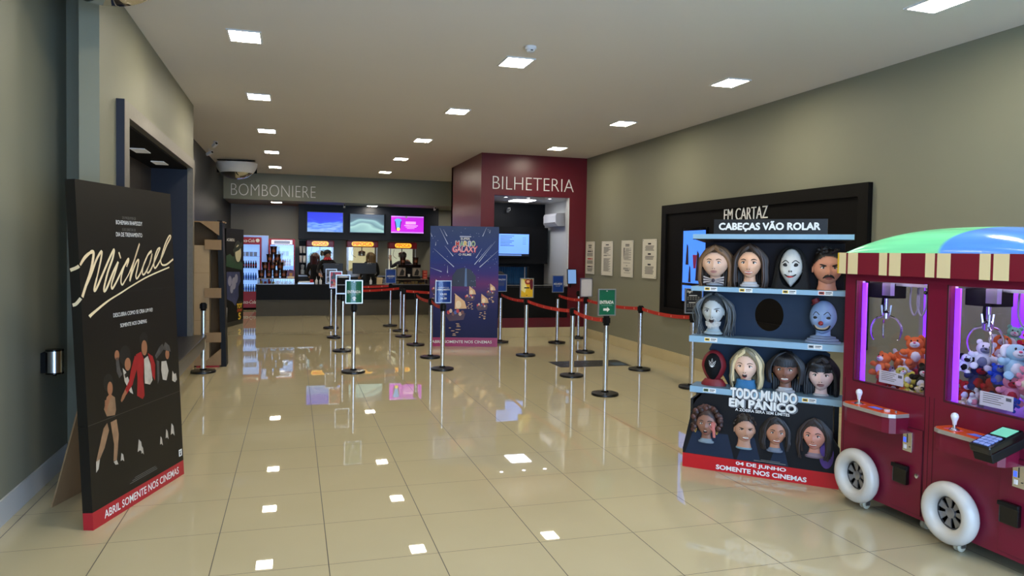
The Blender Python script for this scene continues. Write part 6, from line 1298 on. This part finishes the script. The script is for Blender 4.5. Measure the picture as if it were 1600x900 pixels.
# popcorn machines
def popcorn(x, w, label, glow, top):
    t = thing('popcorn_machine', label, 'popcorn machine', (x, 21.42, .95), 0, 'red popcorn machines'); zt = top-.95; d = .5
    stl = steel; b = MB(); b.box(0, w, 0, d, 0, .13, stl, .004); b.build('base', t)
    b = MB(); 
    for xx in (0, w-.03):
        for yy in (0, d-.03): b.box(xx, xx+.03, yy, yy+.03, .13, zt-.2, alu)
    b.build('corner_post', t)
    b = MB(); b.box(.03, w-.03, d-.02, d-.01, .13, zt-.2, mat('pop_back_'+glow, dict(cool=(196, 224, 236), warm=(236, 226, 196), mix=(226, 226, 206))[glow], .4, emit=.75, ec=dict(cool=(170, 222, 245), warm=(250, 232, 180), mix=(240, 236, 205))[glow])); b.build('lit_back', t)
    b = MB(); b.box(.03, w-.03, .004, .008, .13, zt-.2, clearg); b.build('front_pane', t)
    b = MB(); b.lathe([(.09, 0), (.11, .02), (.11, .12), (.1, .14), (.04, .16)], chrome, 20, c=(w*.5, d*.5, zt-.46)); b.tube([(w*.5, d*.5, zt-.3), (w*.5, d*.5, zt-.2)], .015, stl); b.tube(spline([(w*.2, d*.4, zt-.22), (w*.16, d*.4, zt-.4), (w*.3, d*.4, zt-.5)]), .006, blackm); b.build('kettle', t)
    b = MB(); b.ell((w*.5, d*.5, .14), w*.42, d*.4, .10, noisy('popcorn_heap', (236, 214, 150), (206, 170, 90), 60, .9, bump=1), 24, 10); o = b.build('popcorn', t); o['kind'] = 'stuff'
    b = MB(); b.box(-.02, w+.02, -.03, d, zt-.2, zt-.015, fred_, .02); b.box(.02, w-.02, 0, d-.02, zt-.015, zt, fred_); b.build('canopy', t)
    b = MB(); sw = w*(.74 if w > .8 else .64); x0 = (w-sw)/2; b.M = Matrix.Translation((0, -.031, 0)); n = 10; hh = .068; zc = zt-.105
    pts = [(x0+hh-hh*math.sin(PI*k/n), zc-hh*math.cos(PI*k/n)) for k in range(n+1)]+[(x0+sw-hh+hh*math.sin(PI*k/n), zc+hh*math.cos(PI*k/n)) for k in range(n+1)]
    b.flat(pts[::-1], .001, scr('pop_sign_yellow', (250, 196, 60), 1.0)); b.text('PIPOCA', x0+.045, x0+sw-.045, zc-.045, zc+.045, .002, scr('pop_sign_red', (236, 110, 40), .8), .03); b.build('lit_sign', t)
popcorn(.355, .73, 'red popcorn machine with cool lit cabinet, left of three', 'cool', 1.955); popcorn(1.485, .85, 'largest popcorn machine with warm lit cabinet, middle of three', 'warm', 1.965); popcorn(2.70, .77, 'red popcorn machine right of three, beside the night-sea standee', 'mix', 1.94)
# till monitors and other counter things
def till(x, w, h, z, label):
    t = thing('till_monitor', label, 'monitor', (x, 19.36, .79), 0, 'till monitors seen from behind'); z -= .79
    b = MB(); b.box(-w/2, w/2, -.02, .02, z, z+h, mat('monitor_back', (18, 18, 20), .4), .008); b.rect(w*.1, w*.3, z+h*.86, z+h*.89, .0206, grayink); b.build('screen_case', t)
    b = MB(); b.box(-.04, .04, -.01, .03, .02, z+.05, black); b.lathe([(.11, 0), (.11, .012), (.04, .02)], black, 24); b.build('stand', t)
    b = MB(); b.box(-w*.45, w*.45, .18, .3, 0.0, .025, black, .004); b.build('keyboard', t)
till(.98, .5, .25, 1.08, 'black till monitor by the man in the cap'); till(1.78, .62, .29, 1.06, 'black till monitor by the woman with long light hair')
def soap(x, label):
    t = thing('pump_bottle', label, 'bottle', (x, 19.2, .79), 0, 'white pump bottles'); b = MB(); b.lathe([(.03, 0), (.034, .01), (.034, .1), (.012, .13), (.012, .15)], plastic, 16); b.build('flask', t); b = MB(); b.tube([(0, 0, .15), (0, 0, .19), (0, -.03, .188)], .006, plastic); b.build('pump', t)
soap(1.93, 'white pump bottle in front of the middle till monitor'); soap(.56, 'white pump bottle left of the left till monitor'); soap(.66, 'second white pump bottle touching the left till monitor')
t = thing('paper_tray', 'white tray with papers on the counter below the left popcorn machine', 'tray', (.30, 19.3, .79)); b = MB(); b.box(-.2, .2, -.15, .15, 0, .05, alu, .004); b.build('tray', t); b = MB(); b.box(-.17, .12, -.12, .12, .05, .07, white); b.box(.10, .18, -.15, -.05, .05, .12, redink); b.build('papers', t)
t = thing('coffee_machine', 'dark coffee machine with two picture panels on the right display case', 'coffee machine', (2.93, 19.28, .9455))
b = MB(); b.box(-.3, .3, -.15, .2, 0, .05, black, .004); b.box(-.3, .3, .02, .2, .05, .38, black, .008); b.box(-.3, .3, -.15, .02, .30, .38, blackg, .008); b.build('machine_body', t)
for x in (-.2, .19):
    b = MB(); b.box(x-.1, x+.1, -.135, .02, .07, .29, mat('panel_taupe', (150, 140, 130), .3), .004); b.M = Matrix.Translation((0, -.135, 0)); b.flat([(x-.06, .09), (x+.05, .09), (x+.07, .2), (x+.01, .27), (x-.04, .18)], .0008, darkink); b.build('picture_panel', t)
b = MB(); b.lathe([(.03, 0), (.036, .07)], plastic, 16, c=(0, -.1, .0505)); b.build('white_cup', t)
tin(2.78, 19.33, 1.3265, 'amber popcorn tin standing left on the coffee machine', .95); tin(3.12, 19.33, 1.3265, 'amber popcorn tin standing right on the coffee machine', .95)
t = thing('red_box', 'stack of red cartons on the right display case', 'carton', (3.36, 19.25, .9455))
for k in range(3): b = MB(); b.box(-.06, .06, -.05, .05, .075*k, .075*k+.073, mat('carton_red', (200, 60, 50), .5), .004); b.rect(-.04, .04, .075*k+.02, .075*k+.045, .0506, mat('carton_print', (226, 140, 120), .5)); b.build('carton', t)
t = thing('paper_stack', 'stack of pale napkin packs beside the right display case', 'napkins', (2.16, 19.25, .79))
for k in range(3): b = MB(); b.box(-.07, .07+.005*k, -.06, .06, .06*k, .06*k+.058, mat('napkin_cream', (224, 200, 156), .7), .006); b.build('pack', t)
t = thing('cup_shelf', 'wall shelf with white cup stacks left of the popcorn machines', 'shelf', (.24, 21.6, 1.1))
b = MB(); b.box(-.1, .1, -.12, .12, -.15, -.13, black); b.box(-.1, .1, .1, .12, -.15, .82, black)
for z in (.19, .46, .7): b.box(-.1, .1, -.12, .1, z, z+.012, black)
b.build('rack', t)
b = MB()
for z in (.202, .472): 
    for x in (-.05, .05): b.lathe([(.035, 0), (.045, .2)], plastic, 16, c=(x, -.04, z))
b.build('cup_stack', t)
b = MB(); b.lathe([(.06, -.13), (.06, -.02), (.035, .0), (.05, .12), (.02, .15)], mat('blender_grey', (150, 160, 170), .2), 16, c=(0, -.04, 0)); b.build('blender_jug', t)
for nm, x in (('left', 1.27), ('right', 2.50)):
    pass
# ------------------------------------------------------------------ people behind the snack counter
hrnd = random.Random(21)
t, F, M = person('person', 'person in black cap and black top with red collar behind the left till', (.87, 20.15, 0), 0, 1.66, (168, 120, 98), (18, 18, 20), arms=(((-.27, -.05, 1.12), (-.2, -.28, 1.03)), ((.27, -.06, 1.12), (.18, -.3, 1.05))), turn=.95)
b = MB(); b.M = M; hair(b, F, 'short', (30, 24, 22), hrnd); b.build('hair', t)
b = MB(); b.M = M; cp = mat('cap_black', (14, 14, 16), .7); b.ell((0, .02, .2), .43, .52, .42, cp, 26, 16, lambda p: (p[0], p[1], max(p[2], -.05))); b.M = M @ Matrix.Translation((0, -.42, .22)) @ Matrix.Rotation(.12, 4, 'X'); b.lathe([(.001, -.012), (.30, -.02), (.31, -.008), (.001, .012)], cp, 24); b.build('cap', t)
b = MB(); b.lathe([(.10, 1.40), (.085, 1.44), (.075, 1.475), (.09, 1.478), (.115, 1.41)], mat('collar_red', (176, 30, 44), .7), 24); b.build('collar', t)
t, F, M = person('person', 'person with long dark red hair turned away beside the man in the cap', (.56, 20.45, 0), PI-.3, 1.58, (176, 130, 108), (20, 18, 20), turn=0)
b = MB(); b.M = M; hair(b, F, 'long', (72, 26, 24), hrnd, L=1.3, vol=1.0); b.build('hair', t)
t, F, M = person('person', 'person with long light brown hair seen from behind at the middle till', (2.0, 20.0, 0), PI+.25, 1.62, (196, 150, 124), (16, 16, 18), turn=0)
b = MB(); b.M = M; hair(b, F, 'long', (140, 112, 72), hrnd, L=1.6, vol=.9); b.build('hair', t)
t, F, M = person('person', 'person in navy top with gathered dark hair reaching up at the right popcorn machine', (2.97, 20.55, 0), PI, 1.64, (120, 84, 66), (26, 28, 44), arms=(((-.3, -.12, 1.28), (-.22, -.36, 1.42)), ((.34, -.1, 1.26), (.34, -.26, 1.5))), turn=0)
b = MB(); b.M = M; hair(b, F, 'updo', (28, 22, 20), hrnd); b.build('hair', t)
